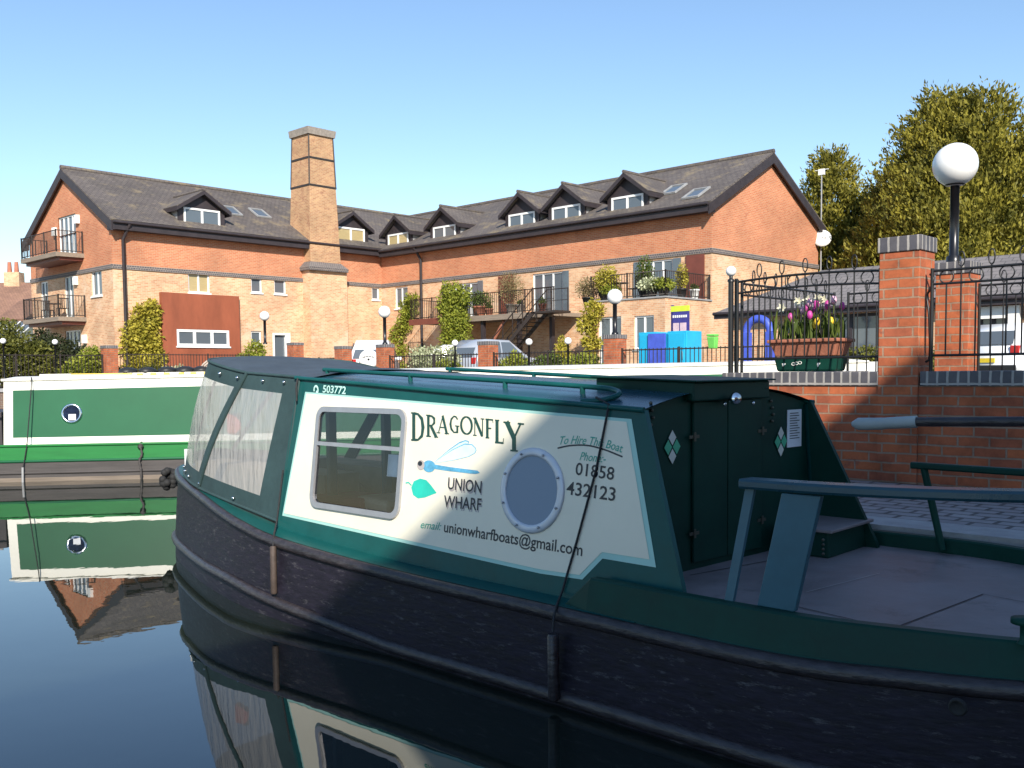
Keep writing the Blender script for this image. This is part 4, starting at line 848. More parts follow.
# ---- rear bulkhead, doors, diamonds
bU = Vector((.0625, .998, 0)).normalized(); bN = Vector((bU.y, -bU.x, 0)); bO = Vector((2.785, .2, 0))-bU*.2
bk = Pl(bO, bU, bN)
BL = 2.785
def bpx(u, v, o):
    C = Vector((0, 0, CAM_H)); d = ray(u, v); q0 = LOC.inv(C); q1 = LOC.inv(C+d)-q0; p0 = bO+bN*o
    return q0+q1*((p0-q0).dot(bN)/q1.dot(bN))
mb = MB(); n_ = 12; w0 = sw(1.37)+0.03
top = [bk.p(w0+(2*WC-2*w0)*k/n_, zt(2.82)-0.004+camb(2.82)*(1-(2*k/n_-1)**2)) for k in range(n_+1)]
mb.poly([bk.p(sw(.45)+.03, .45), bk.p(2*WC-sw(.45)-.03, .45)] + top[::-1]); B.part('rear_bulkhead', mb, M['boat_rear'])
for a_, b_ in (((bpx(691, 440, 0)-bO).dot(bU), (bpx(724.6, 440, 0)-bO).dot(bU)), ((bpx(725.6, 440, 0)-bO).dot(bU), (bpx(759, 440, 0)-bO).dot(bU))):
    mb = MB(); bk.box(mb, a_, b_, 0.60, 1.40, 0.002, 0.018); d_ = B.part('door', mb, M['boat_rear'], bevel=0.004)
    for z in (1.23, 0.75):
        for e_ in ((a_ if a_ < .7 else b_),):
            mb = MB(); bk.box(mb, e_-0.04, e_+0.04, z-0.008, z+0.008, 0.0185, 0.022); bk.box(mb, e_-0.008, e_+0.008, z-0.022, z+0.022, 0.0225, 0.027); B.part('hinge', mb, M['brass'], par=d_)
def diamond(cu, cv):
    c = bpx(cu, cv, 0.004); hw, hh = 0.066, 0.083
    P = lambda x, z, o=0.0: c+bN*o+bU*(x*hw)+Vector((0, 0, z*hh)); g = 0.05
    q = [('T', [(0, 1), (.5-g, .5+g), (0, 2*g), (-.5+g, .5+g)], 'diamond_cream'), ('L', [(-1+g, 0), (-.5, .5-g), (-g, 0), (-.5, -.5+g)], 'diamond_green'), ('R', [(1-g, 0), (.5, .5-g), (g, 0), (.5, -.5+g)], 'diamond_green'), ('B', [(0, -1), (.5-g, -.5-g), (0, -2*g), (-.5+g, -.5-g)], 'diamond_cream')]
    mb = MB(); mb.poly([P(0, 1.0), P(1, 0), P(0, -1.0), P(-1, 0)]); d = B.part('diamond_plaque', mb, M['boat_rear'])
    for n__, pts, m_ in q:
        mb = MB(); mb.poly([P(x, z, 0.003) for x, z in pts]); B.part('lozenge', mb, M[m_], par=d)
diamond(672, 447); diamond(780.5, 441.5)
a_, b_ = bpx(787.5, 410, 0.006), bpx(801, 446, 0.006)
ua, ub = (a_-bO).dot(bU), (b_-bO).dot(bU); mb = MB(); bk.box(mb, ua, ub, b_.z, a_.z, .003, .008); nt_ = B.part('notice', mb, M['paper'])
mb = MB()
for k in range(11):
    z = a_.z-0.022-0.014*k; x1 = ub-0.02-random.random()*0.05
    mb.poly([bk.p(ua+.02, z, .0095), bk.p(x1, z, .0095), bk.p(x1, z+.005, .0095), bk.p(ua+.02, z+.005, .0095)])
B.part('notice_lines', mb, M['ink_black'], par=nt_)
c = bpx(735.5, 398.5, 0.09); mb = MB(); mb.lathe(c, [(0.001, 0.02), (0.026, 0.015), (0.033, 0), (0.022, -0.03), (0.001, -0.05)], 16, (1, -.5, .2)); B.part('horn', mb, M['chrome'])
for u, v in ((724.5, 404), (753, 403)):
    mb = MB(); mb.sphere(bpx(u, v, 0.02), 0.011, 10, 6); B.part('stud', mb, M['chrome'])
for u, v, h in ((652, 403, 22), (772, 401, 20), (653, 458, 8), (823, 540, 14)):
    mb = MB(); l_ = BL+0.012
    for k in range(4):
        p = bpx(u+random.uniform(-1.5, 1.5), v+h*k/3, .008) if u < 800 else at_l(u, v+h*k/3, 3.215); mb.sphere(p, 0.009, 8, 5)
    B.part('hook', mb, M['brass'])
# ---- stern deck, bulwark, step box
idx = [i for i in range(NOUT) if OUT[i].x > 2.49]
DZ = 0.565
mb = MB(); mb.grid([[OUT[i]-onorm(i)*0.10+Vector((0, 0, DZ-OUT[i].z)), (OUT[i]+mir(OUT[i]))/2+Vector((0, 0, DZ-OUT[i].z)), mir(OUT[i]-onorm(i)*0.10)+Vector((0, 0, DZ-OUT[i].z))] for i in idx if OUT[i].x > 2.6], False); B.part('deck', mb, M['deck'], fixn=True)
def bulw(side_):
    rows = []
    for i in idx:
        zt_ = OUT[i].z + ((0.645 if side_ else 0.602)-OUT[i].z)*min(1, max(0, (OUT[i].x-2.5)/0.1)); o = OUT[i]; nn = onorm(i)
        r = [o+nn*0.0+Vector((0, 0, -0.03)), o-nn*0.02+Vector((0, 0, 0.004)), o-nn*0.05+Vector((0, 0, zt_-o.z-0.008)), o-nn*0.058+Vector((0, 0, zt_-o.z)), o-nn*0.105+Vector((0, 0, zt_-o.z)), o-nn*0.112+Vector((0, 0, zt_-o.z-0.008)), o-nn*0.115+Vector((0, 0, -0.01))]
        rows.append([mir(p) for p in r] if side_ else r)
    mb = MB(); mb.grid(rows, False); B.part('bulwark', mb, M['boat_green_dark'], fixn=True)
bulw(0); bulw(1)
def dpx(u, v): return LOC.inv(Vector((0, 0, CAM_H)) + ray(u, v)*((DZ+0.003-CAM_H)/ray(u, v).z))
for pth in ([(795, 606), (866, 622.5)], [(896, 627), (983, 594), (1060, 609)], [(690, 575), (815, 552)]):
    mb = MB(); mb.ribbon([dpx(*p) for p in pth], 0.007, (0, 0, 1)); B.part('deck_seam', mb, M['seam'])
mb = MB(); mb.ribbon([dpx(*p) for p in ((806, 592), (880, 573))], 0.004, (0, 0, 1)); B.part('deck_seam', mb, M['ink_grey'])
mb = MB(); mb.box(2.92, 3.20, 1.32, 1.82, DZ, 0.70); sb = B.part('step_box', mb, M['boat_rear'], bevel=0.008)
mb = MB(); mb.box(2.91, 3.225, 1.30, 1.83, 0.7005, 0.718); B.part('step_lid', mb, M['deck'], par=sb, bevel=0.005)
# ---- stern rails, tiller
def board(path, wid, thk):
    mb = MB(); P = cat_rom(path, 6); rows = []
    for i, p in enumerate(P):
        t = (P[min(i+1, len(P)-1)]-P[max(i-1, 0)]); t.z = 0; t.normalize(); q = Vector((-t.y, t.x, 0))*wid/2; u = Vector((0, 0, thk/2)); b = 0.006
        qq = q*(1-2*b/wid)
        rows.append([p-qq+u, p+qq+u, p+q+u*.5, p+q-u*.5, p+qq-u, p-qq-u, p-q-u*.5, p-q+u*.5, p-qq+u])
    mb.grid(rows, False); mb.poly(rows[0][:-1]); mb.poly(rows[-1][:-1][::-1]); return mb
mb = board([(3.41, .10, 1.092), (3.8, .07, 1.10), (4.2, .085, 1.112), (4.5, .17, 1.12), (4.85, .38, 1.125), (5.1, .68, 1.13), (5.16, .96, 1.13)], 0.10, 0.04); rail = B.part('stern_rail', mb, M['boat_roof'], fixn=True)
mb = MB(); mb.hexa([(3.345, .045, .60), (3.385, .045, .60), (3.385, .065, .60), (3.345, .065, .60), (3.42, .08, 1.073), (3.46, .08, 1.073), (3.46, .10, 1.073), (3.42, .10, 1.073)]); B.part('rail_post', mb, M['boat_blue'], par=rail)
mb = MB(); mb.hexa([(3.495, .045, .602), (3.66, .045, .602), (3.66, .075, .602), (3.495, .075, .602), (3.60, .045, 1.07), (3.765, .045, 1.07), (3.765, .075, 1.07), (3.60, .075, 1.07)]); B.part('rail_plank', mb, M['boat_blue'], par=rail, bevel=0.004)
mb = board([(3.44, 1.80, 1.035), (3.8, 1.82, 1.03), (4.2, 1.80, 1.03), (4.5, 1.74, 1.03), (4.85, 1.54, 1.03), (5.1, 1.24, 1.03)], 0.055, 0.035); rail = B.part('stern_rail', mb, M['boat_green_dark'], fixn=True)
mb = MB(); mb.tube([(3.60, 1.82, .59), (3.505, 1.80, 1.02)], 0.02, 8); B.part('rail_post', mb, M['boat_green_dark'], par=rail)
mb = MB(); mb.tube([(3.76, .96, 1.315), (4.3, .96, 1.332), (5.25, .96, 1.36)], 0.022, 10); mb.tube([(5.25, .96, 1.36), (5.42, .96, 1.2), (5.45, .96, .4)], 0.024, 10); tl = B.part('tiller', mb, M['strake'])
mb = MB(); mb.tube(cat_rom([(3.48, .96, 1.297), (3.56, .96, 1.300), (3.62, .96, 1.303), (3.66, .96, 1.307), (3.78, .96, 1.316)], 3), [0.012]+[0.029]*3+[0.028]*3+[0.0265]*3+[0.027]*3, 12); B.part('tiller_grip', mb, M['grip'], par=tl)
mb = MB(); mb.lathe((4.46, .17, .602), [(0.03, 0), (0.02, 0.012), (0.02, 0.065), (0.05, 0.07), (0.05, 0.088), (0.0001, 0.092)], 16); B.part('mooring_stud', mb, M['boat_green_dark'])
mb = MB(); p = at_w(958, 707, -0.06); mb.lathe(p, [(0.001, 0.004), (0.02, 0.004), (0.024, 0.012), (0.03, 0.008), (0.032, 0)], 14, (0, -1, 0)); B.part('hull_outlet', mb, M['rubber'])
# ---- canopy over the bow
tp = [(0.02, .236, 1.532), (-.70, .28, 1.565), (-1.30, .32, 1.655), (-1.60, .60, 1.685), (-1.66, .96, 1.69)]
bp_ = [(-.10, .135, .565), (-1.40, .262, .685), (-2.10, .51, .74), (-2.5, .78, .765), (-2.6, .96, .775)]
tp = tp + [mir(p) for p in tp[-2::-1]]; bp_ = bp_ + [mir(p) for p in bp_[-2::-1]]
NS = 8; TP = cat_rom(tp, NS); BP = cat_rom(bp_, NS)
# keep the first panel straight from the cabin to the seam
for arr, src in ((TP, tp), (BP, bp_)):
    for i in range(NS): arr[i] = Vector(src[0]).lerp(Vector(src[1]), i/NS) if arr is TP else arr[i]; 
def cpt(i, t, o=0.0):
    p = TP[i].lerp(BP[i], t); c = Vector((-.9, WC, 0)); d = Vector((p.x-c.x, p.y-c.y, 0)).normalized()
    bow_ = 0.035*math.sin(math.pi*t); return p + d*(o+bow_*min(1, i/4, (len(TP)-1-i)/4) - 0.0)
NC = len(TP); ts = [0, .06, .12, .2, .3, .4, .5, .6, .7, .8, .87, .93, 1.0]
mb = MB(); vin = MB()
clear = [i for i in range(NC-1)]
def is_pane(i, j):
    t0, t1 = ts[j], ts[j+1]
    if not (t0 >= .119 and t1 <= .871): return False
    k = i % NS; seg = i//NS
    if seg in (0, 7): return (2 <= i < NS) or (7*NS <= i < NC-3)
    return not (i in (NS, NC-2-NS, NS*3, NS*5-1))
for i in range(NC-1):
    for j in range(len(ts)-1):
        q = [cpt(i, ts[j]), cpt(i+1, ts[j]), cpt(i+1, ts[j+1]), cpt(i, ts[j+1])]
        (vin if is_pane(i, j) else mb).add(q, [[0, 1, 2, 3]], True)
can = B.part('canopy', mb, M['canvas'], fixn=True); B.part('canopy_pane', vin, M['vinyl'], par=can, fixn=True)
mb = MB(); mb.tube([cpt(NS, t, 0.006) for t in ts], 0.014, 6); mb.tube([cpt(NC-1-NS, t, 0.006) for t in ts], 0.014, 6); mb.tube([cpt(0, t, 0.004) for t in ts], 0.012, 6); mb.tube([p+Vector((0, 0, 0.004)) for p in TP], 0.012, 6); mb.tube([cpt(i, .995, 0.006) for i in range(NC)], 0.012, 6)
B.part('canopy_seam', mb, M['canvas'], par=can)
mb = MB(); rows = []
half = (NC-1)//2
for i in range(half+1):
    p, q = TP[i], TP[NC-1-i]; rows.append([p.lerp(q, k/8)+Vector((0, 0, 0.05*math.sin(math.pi*k/8)*(1-i/half)+0.006+(0.008*math.sin(i*1.3+k) if 0 < k < 8 else 0))) for k in range(9)])
rows = [[p+Vector((0.16, 0.0, -0.002)) for p in rows[0]]]+rows
mb.grid(rows); B.part('canopy_roof', mb, M['canvas_roof'], par=can)
for i in (4, 8, 11, 14, 17): 
    mb = MB(); mb.sphere(cpt(i, .955, 0.012), 0.013, 10, 6); B.part('popper', mb, M['chrome'], par=can)
for i, t in ((2, .04), (5, .045), (9, .045), (12, .05)):
    mb = MB(); mb.sphere(cpt(i, t, 0.012), 0.014, 10, 6); B.part('popper', mb, M['chrome'], par=can)
mb = MB(); mb.tube([(0.02, .22, 1.53), (0.03, .2, 1.48), (0.045, .19, 1.38)], 0.007, 6); B.part('canopy_strap', mb, M['rope'], par=can)
p = at_w(234, 424, .55); mb = MB(); mb.obox(p, (0.16, 0.05, 0.17)); B.part('lifebuoy_board', mb, M['orange'], bevel=0.02)
mb = MB(); mb.box(-0.02, 0.0, .3, 1.6, .5, .60); B.part('cabin_front', mb, M['boat_green'])
for y_ in (.50, .98, 1.45):
    mb = MB(); mb.box(-0.03, 0.01, y_-.03, y_+.03, .602, 1.55); B.part('front_post', mb, M['boat_blue'])
mb = MB(); mb.box(-1.9, -0.1, .5, .8, .6, .85); mb.box(-1.9, -.1, 1.1, 1.45, .6, .85); B.part('bow_seat', mb, M['sand'])
p = at_w(188.5, 456, .62); mb = MB(); mb.obox(p+Vector((0, 0, -0.03)), (0.05, 0.05, 0.18)); B.part('bow_post', mb, M['white_paint'])
# ---- fenders hanging from the boat
def fender(name, label, path, ftop, fbot, r, m, org):
    t = Thing(name, label, 'fender', org); mb = MB(); mb.tube(path, 0.006, 6); t.part('rope', mb, M['rope'])
    mb = MB(); a_, b_ = Vector(ftop), Vector(fbot); mb.tube([a_, a_.lerp(b_, .03), a_.lerp(b_, .97), b_], [r*.75, r, r, r*.7], 12); t.part('bumper', mb, M[m]); return t
ft, fb = at_w(553, 634, -.125), at_w(554, 700, -.135)
fender('pipe_fender', 'black pipe fender hanging amidships on a long rope from the roof rail', [(2.5, .26, 1.43), spx(609, 404, .012), spx(596, 470, .012), spx(577, 540, .012), spx(562, 592, .012), at_w(556.5, 606, -.06), at_w(554, 616, -.11), ft+Vector((0, 0, 0.01))], ft, fb, 0.028, 'strake', (2.45, -.1, .5))
ft, fb = at_w(273, 546, -.085), at_w(274, 594, -.105)
fender('rope_fender', 'slim brown fender hanging at the bow by the canopy edge', [spx(283, 470, .015), spx(277, 520, .015), at_w(274, 534, -.05), ft], ft, fb, 0.021, 'rope_tan', (.1, -.1, .5))
p = at_w(169, 479, 1.15); mb = MB()
for k in range(26):
    d = Vector((random.gauss(0, 1), random.gauss(0, 1), random.gauss(0, 1))).normalized(); mb.sphere(p+Vector((d.x*.05, d.y*.07, d.z*.085)), 0.038, 8, 5)
solo('bow_fender', mb, M['rubber'], 'knotted black rope fender on the very tip of the bow', 'fender', p)
# ------------------------------------------------------------------ the long green boat moored across the basin
M['green_bright'] = mat('bright green panel', (0.013, 0.098, 0.042), 0.4, spec=0.3, noise=(1.2, 0.10), dirt=((0.02, 0.115, 0.052), 2.5, 0.64, 0.3))
M['green_hull'] = mat('green hull paint', (0.010, 0.15, 0.030), 0.4, noise=(3, 0.15), stretch=(0.4, 1, 3), dirt=((0.12, 0.22, 0.11), 4, 0.66, 0.5))
M['hull_mud'] = mat('mud stained hull', (0.055, 0.048, 0.046), 0.7, noise=(4, 0.35), stretch=(0.35, 1, 4), dirt=((0.22, 0.17, 0.12), 3, 0.6, 0.6))
M['navy_glass'] = glassmat('dark navy glass', (0.012, 0.018, 0.05), 0.1, 0.4)
M['hull_tan'] = mat('tan waterline scum', (0.17, 0.135, 0.105), 0.8, noise=(3, 0.35), stretch=(0.35, 1, 6), dirt=((0.10, 0.075, 0.06), 3, 0.55, 0.7))
M['cream_white'] = mat('cream white edging', (0.82, 0.79, 0.70), 0.4, noise=(2, 0.04))
M['yellow'] = mat('yellow paint', (0.62, 0.45, 0.08), 0.6)
G = Thing('narrowboat', 'long bright green narrowboat with white edged cabin and one porthole moored across the basin', 'boat', (7, 1, 0), GRN)
hl = [(-1.7, 0.35), (-1.55, 0.08), (-1.2, 0.0), (12.6, 0.0), (13.6, .25), (14.5, .75), (14.8, 1.05)]
def hullrow(z, o): return [Vector((x, y-o if y < 1 else y, z)) for x, y in hl] + [Vector((x, 2.1-y+o, z)) for x, y in hl[-2::-1]]
def ring_hull(zs, m, name, o=0.0, par=None):
    mb = MB(); R_ = [hullrow(z, o_) for z, o_ in zs]; R_ = [r+[r[0]] for r in R_]; mb.grid(R_, False); return G.part(name, mb, m, par, fixn=True)
ring_hull([(-.7, 0), (.06, 0)], M['hull_tan'], 'hull_waterline'); ring_hull([(.06, 0), (.305, 0)], M['hull_mud'], 'hull'); ring_hull([(.305, 0), (.535, 0)], M['green_hull'], 'hull_side')
mb = MB(); mb.poly(hullrow(.53, 0)); G.part('hull_deck', mb, M['green_hull'])
for z, m_, r in ((.305, 'green_bright', .022), (.535, 'green_hull', .022), (.13, 'hull_mud', .022)):
    mb = MB(); mb.tube([p+Vector((0, -.0, 0)) for p in hullrow(z, 0)], r, 6, closed=True); G.part('rubbing_strake', mb, M[m_])
def grz(x): return 1.505+0.0118*x
CX0, CX1 = 0.02, 13.75
def gS(x, z, o=0.0): return Vector((x, 0.15+0.10*(z-.55)/.95-o, z))
mb = MB(); a_ = [gS(CX0, .53), gS(CX1, .53), gS(CX1, grz(CX1)), gS(CX0, grz(CX0))]; b_ = [Vector((p.x, 2.1-p.y, p.z)) for p in a_]
mb.add(a_+b_, [[0, 1, 2, 3], [5, 4, 7, 6], [4, 0, 3, 7], [1, 5, 6, 2]]); G.part('cabin', mb, M['cream_white'])
mb = MB(); rows = []
for i in range(15):
    x = CX0-.03+(CX1-CX0+.06)*i/14; rows.append([Vector((x, .235+(2.1-.47)*k/10, grz(x)+.003+.05*(1-(2*k/10-1)**2))) for k in range(11)])
mb.grid(rows); mb.tube([gS(CX0-.03, grz(0), .01), gS(CX1+.03, grz(CX1), .01)], .022, 8); mb.tube([gS(CX0-.01, grz(0), 0), Vector((CX0-.01, 2.1-.25, grz(0)))], .02, 8); G.part('roof', mb, M['cream_white'])
mb = MB(); mb.poly([gS(.15, .648, .004), gS(13.5, .648, .004), gS(13.5, grz(13.5)-.155, .004), gS(.15, grz(.15)-.155, .004)]); G.part('side_panel', mb, M['green_bright'])
mb = MB(); mb.hexa([(.35, .8, 1.56), (4.3, .8, 1.59), (4.3, 1.05, 1.59), (.35, 1.05, 1.56), (.35, .8, 1.59), (4.3, .8, 1.615), (4.3, 1.05, 1.615), (.35, 1.05, 1.59)]); G.part('roof_plank', mb, M['cream_white'])
mb = MB(); mb.obox((1.3, .70, 1.585), (.9, .06, .02)); G.part('pole', mb, M['yellow'])
for x in (2.0, 2.2, 2.4, 2.62, 2.8, 3.0):
    mb = MB(); mb.obox((x-.1, .55, grz(x)+.045), (.08, .05, .035)); G.part('roof_cleat', mb, M['yellow'])
pc2 = gS(.985, .995, 0.0); nn = Vector((0, -1, .105)).normalized(); mb = MB(); mb.lathe(pc2, [(.155, .005), (.155, .012), (.14, .03), (.118, .03), (.112, .008)], 28, nn); pt = G.part('porthole', mb, M['chrome'])
mb = MB(); mb.lathe(pc2, [(.0001, .012), (.118, .012)], 28, nn); G.part('pane', mb, M['navy_glass'], par=pt)
mb = MB(); mb.poly([pc2+nn*.016+Vector((x, z*.105, z)) for x, z in ((-.045, -.1), (.06, -.1), (.06, -.01), (-.045, -.01))]); G.part('porthole_sticker', mb, M['paper'], par=pt)
mb = MB(); mb.tube([(.43, .20, 1.545), (.44, .12, 1.3), (.40, -.02, .53), (.34, -.04, .2)], .008, 6); G.part('rope', mb, M['rope'])
mb = MB(); mb.tube([(.34, -.045, .22), (.33, -.05, -.15)], .018, 8); G.part('rope_weight', mb, M['lead'])
mb = MB(); mb.tube(cat_rom([(2.02, .02, .56), (2.01, -.035, .50), (2.03, -.045, .38), (1.99, -.045, .28), (2.01, -.05, .12), (2.0, -.05, -.1)], 4), [.012, .022]*10+[.012], 6); mb.lathe((2.01, -.03, .49), [(.02, -.03), (.045, 0), (.02, .03)], 10, (0, 1, 0)); G.part('mooring_chain', mb, M['hull_mud'])
mb = MB()
mb.obox((-.55, 1.05, .78), (1.0, 1.5, .5)); G.part('stern_locker', mb, M['fascia'], bevel=.01)
mb = MB(); mb.tube([(-1.4, .15, .56), (-1.4, .15, 1.02), (-.05, .15, 1.02)], .02, 6); G.part('stern_rail', mb, M['lead'])
t_ = Thing('tyre', 'old black tyre hung on the stern side of the long green boat', 'tyre', (-.22, -.05, .45), GRN)
mb = MB(); mb.tube([(-.22+.13*math.cos(a), -.07, .42+.13*math.sin(a)) for a in np.linspace(0, 2*math.pi, 18, endpoint=False)], .045, 8, closed=True); t_.part('tread', mb, M['rubber'])
# sacks and a coiled hose lying on its roof
for i, x in enumerate((1.62, 1.92, 2.22, 2.50, 2.76)):
    mb = MB(); z = grz(x)+.045+.05; mb.lathe((x, 1.0, z-.005), [(.001, -.055), (.11, -.05), (.15, -.01), (.13, .04), (.06, .065), (.001, .068)], 12)
    for v_ in mb.v: v_ += Vector((random.uniform(-.012, .012), (v_.y-1.0)*.5, random.uniform(-.008, .008)))
    solo('coal_sack', mb, M['plastic_black'], ['black coal sack nearest the stern end of the green boat roof', 'second black coal sack from the stern on the green boat roof', 'middle black coal sack in the row on the green boat roof', 'black coal sack second from the coiled hose on the green boat roof', 'black coal sack right beside the coiled hose on the green boat roof'][i], 'sack', (x, 1.0, grz(x)), GRN, 'coal sacks in a row on the green boat roof')
M['hose'] = mat('striped hose', (0.42, 0.36, 0.30), 0.7, noise=(4, 0.2))
mb = MB()
for k in range(6):
    r = .34-.045*k; mb.tube([(3.02+r*math.cos(a)*.9, 1.0-.02*k, grz(3)+.03+r*math.sin(a)*.75) for a in np.linspace(0, math.pi, 15)], .016, 6)
solo('coiled_hose', mb, M['hose'], 'striped beige coiled hose standing in an arch on the green boat roof', 'hose', (3.02, 1, grz(3)), GRN)
# ------------------------------------------------------------------ brick wall along the towpath with its pillars and railings
WX0, WX1, WY0, WY1, CT = 0.93, 8.0, 4.05, 4.50, 1.53
WT = Thing('brick_wall', 'low red brick wall beside the towpath with a blue brick coping', 'wall', (3, WY0, PZ))
mb = MB(); mb.box(WX0, WX1, WY0, WY1, PZ-.2, CT-.112); mb.box(WX0, WX0+.42, WY1+.002, 6.1, GZ-.6, CT-.112); WT.part('brickwork', mb, M['brick_near'])
mb = MB(); mb.box(WX0-.012, 2.32, WY0-.015, WY1+.01, CT-.11, CT); mb.box(2.64, WX1, WY0-.015, WY1+.01, CT-.11, CT); mb.box(WX0-.012, WX0+.43, WY1+.012, 6.1, CT-.11, CT); WT.part('coping', mb, M['brick_blue'], bevel=.006)
def pillar(name, label, x0, y0, z0, z1, s_=.325, m='brick_near', cap='brick_blue', F=LOC, group=None):
    t = Thing(name, label, 'pillar', (x0+s_/2, y0+s_/2, z0), F, group); mb = MB(); mb.box(x0, x0+s_, y0, y0+s_, z0, z1-.115); t.part('shaft', mb, M[m], bevel=.006)
    mb = MB(); mb.box(x0-.012, x0+s_+.012, y0-.012, y0+s_+.012, z1-.115, z1); t.part('cap', mb, M[cap], bevel=.006); return t
mb = MB(); mb.box(WX0, 1.98, 6.12, 6.48, GZ-.1, 1.385); mb.box(2.3, 8, 6.12, 6.48, GZ-.1, 1.385); solo('brick_wall', mb, M['brick_near'], 'low rear brick wall carrying the second row of ring-topped railings', 'wall', (3, 6.2, GZ))
pillar('brick_pillar', 'tall red brick pillar rising out of the towpath wall, nearest the camera', 2.318, 4.03, PZ, 2.565, .31)
pillar('brick_pillar', 'red brick pillar carrying the large globe lamp, just behind the nearest pillar', 1.985, 6.15, GZ, 2.56, .31)
def lamp(label, x, y, z0, zc, r, pr=.045, F=LOC, group='white globe lamps on posts', name='globe_lamp'):
    t = Thing(name, label, 'lamp', (x, y, z0), F, group); mb = MB(); mb.lathe((x, y, z0), [(pr*1.6, 0), (pr*1.6, .06), (pr, .08), (pr, zc-r*.95-z0), (r*.42, zc-r*.95-z0), (r*.45, zc-r*.82-z0)], 16); t.part('post', mb, M['black_gloss'])
    mb = MB(); mb.sphere((x, y, zc), r, 32, 18); t.part('globe', mb, M['globe']); return t
lamp('large white globe lamp on a black post above the brick pillar', 2.09, 6.32, 2.56, 3.50, .205, .042)
def iron_fence(label, l0, l1, w, zb, ztop, zr2, name='iron_railing', step=.105, arch=0.0, group='ornamental black railings on the towpath wall', along='x', finial=True, first=0):
    t = Thing(name, label, 'railing', (l0, w, zb) if along == 'x' else (w, l0, zb), LOC, group); n = max(2, int(round((l1-l0)/step)))
    def P(s_, z): return Vector((s_, w, z)) if along == 'x' else Vector((w, s_, z))
    def A(s_): return arch*4*((s_-l0)/(l1-l0))*(1-(s_-l0)/(l1-l0))
    mb = MB(); ss = np.linspace(l0, l1, 17)
    mb.tube([P(s_, ztop+A(s_)) for s_ in ss], .011, 6); t.part('top_rail', mb, M['iron'])
    mb = MB(); mb.tube([P(s_, zr2+A(s_)) for s_ in ss], .010, 6); t.part('upper_rail', mb, M['iron'])
    mb = MB(); mb.tube([P(l0, zb+.12), P(l1, zb+.12)], .011, 6); t.part('bottom_rail', mb, M['iron'])
    bars = MB()
    for i in range(1, n):
        s_ = l0+(l1-l0)*i/n; a_ = A(s_)
        if i % 2 == 0:
            bars.tube([P(s_, zb+.12), P(s_, ztop+a_+.02)], .0062, 6)
            if finial: fin = MB(); fin.tube([P(s_+.022*math.cos(q), ztop+a_+.075+.055*math.sin(q)) for q in np.linspace(0, 2*math.pi, 14, endpoint=False)], .0055, 5, closed=True); t.part('finial', fin, M['iron'])
        else:
            bars.tube([P(s_, zb+.12), P(s_, zr2+a_)], .0062, 6)
            rr = (ztop-zr2)/2; circ = MB(); circ.tube([P(s_+rr*math.cos(q), (ztop+zr2)/2+a_+rr*math.sin(q)) for q in np.linspace(0, 2*math.pi, 18, endpoint=False)], .0055, 5, closed=True); t.part('ring', circ, M['iron'])
    t.part('bars', bars, M['iron'])
    for s_ in (l0, l1): mb = MB(); mb.tube([P(s_, zb-.02), P(s_, ztop+.02)], .014, 8); t.part('post', mb, M['iron'])
    return t
iron_fence('black ring-topped railing between the corner post and the nearest brick pillar', 1.02, 2.29, 4.12, CT, 2.325, 2.225, arch=.022)
iron_fence('black ring-topped railing running right from the nearest brick pillar', 2.69, 6.9, 4.12, CT, 2.29, 2.19)
iron_fence('short black railing going back from the corner post', 4.25, 6.1, .99, CT, 2.32, 2.22, along='y')
iron_fence('rear black ring-topped railing behind the flower trough, left of the lamp pillar', 1.05, 1.95, 6.3, 1.38, 2.33, 2.23)
iron_fence('rear black ring-topped railing right of the lamp pillar', 2.34, 6.9, 6.3, 1.38, 2.33, 2.23)
t_ = Thing('corner_post', 'stout black iron corner post with a small white globe at the railing corner', 'post', (.955, 4.12, CT)); mb = MB(); mb.tube([(.955, 4.12, CT-.04), (.955, 4.12, 2.33)], .024, 10); mb.tube([(.985, 4.16, CT), (.985, 4.16, 2.36)], .016, 8); mb.lathe((.955, 4.12, 2.33), [(.03, 0), (.03, .02), (.016, .03), (.016, .055)], 10); t_.part('shaft', mb, M['iron'])
mb = MB(); mb.sphere((.955, 4.12, 2.425), .046, 16, 10); t_.part('globe', mb, M['globe'])
t_ = Thing('iron_scroll', 'curled black iron bracket on the right face of the nearest brick pillar', 'bracket', (2.66, 4.2, 2.1)); mb = MB()
mb.tube(cat_rom([(2.66, 4.16, 2.27), (2.70, 4.12, 2.24), (2.68, 4.12, 2.16), (2.645, 4.14, 2.1), (2.67, 4.12, 1.95), (2.68, 4.12, 1.65), (2.65, 4.12, 1.6)], 5), .009, 6); t_.part('scroll', mb, M['iron'])
# flower trough on the wall
t_ = Thing('flower_trough', 'terracotta trough of tulips and daffodils standing on a dark green tub on the wall', 'planter', (1.59, 4.34, CT))
mb = MB(); mb.hexa([(1.335, 4.24, CT+.005), (1.86, 4.24, CT+.005), (1.86, 4.46, CT+.005), (1.335, 4.46, CT+.005), (1.315, 4.22, 1.662), (1.88, 4.22, 1.662), (1.88, 4.48, 1.662), (1.315, 4.48, 1.662)]); t_.part('tub', mb, M['boat_green_dark'], bevel=.02)
mb = MB(); mb.hexa([(1.33, 4.23, 1.665), (1.86, 4.23, 1.665), (1.86, 4.47, 1.665), (1.33, 4.47, 1.665), (1.29, 4.2, 1.78), (1.90, 4.2, 1.78), (1.90, 4.5, 1.78), (1.29, 4.5, 1.78)]); mb.box(1.27, 1.92, 4.18, 4.52, 1.781, 1.81); t_.part('trough', mb, M['terracotta'], bevel=.008)
mb = MB(); mb.box(1.30, 1.89, 4.21, 4.49, 1.8105, 1.816); t_.part('soil', mb, M['bark'])
mb = MB()
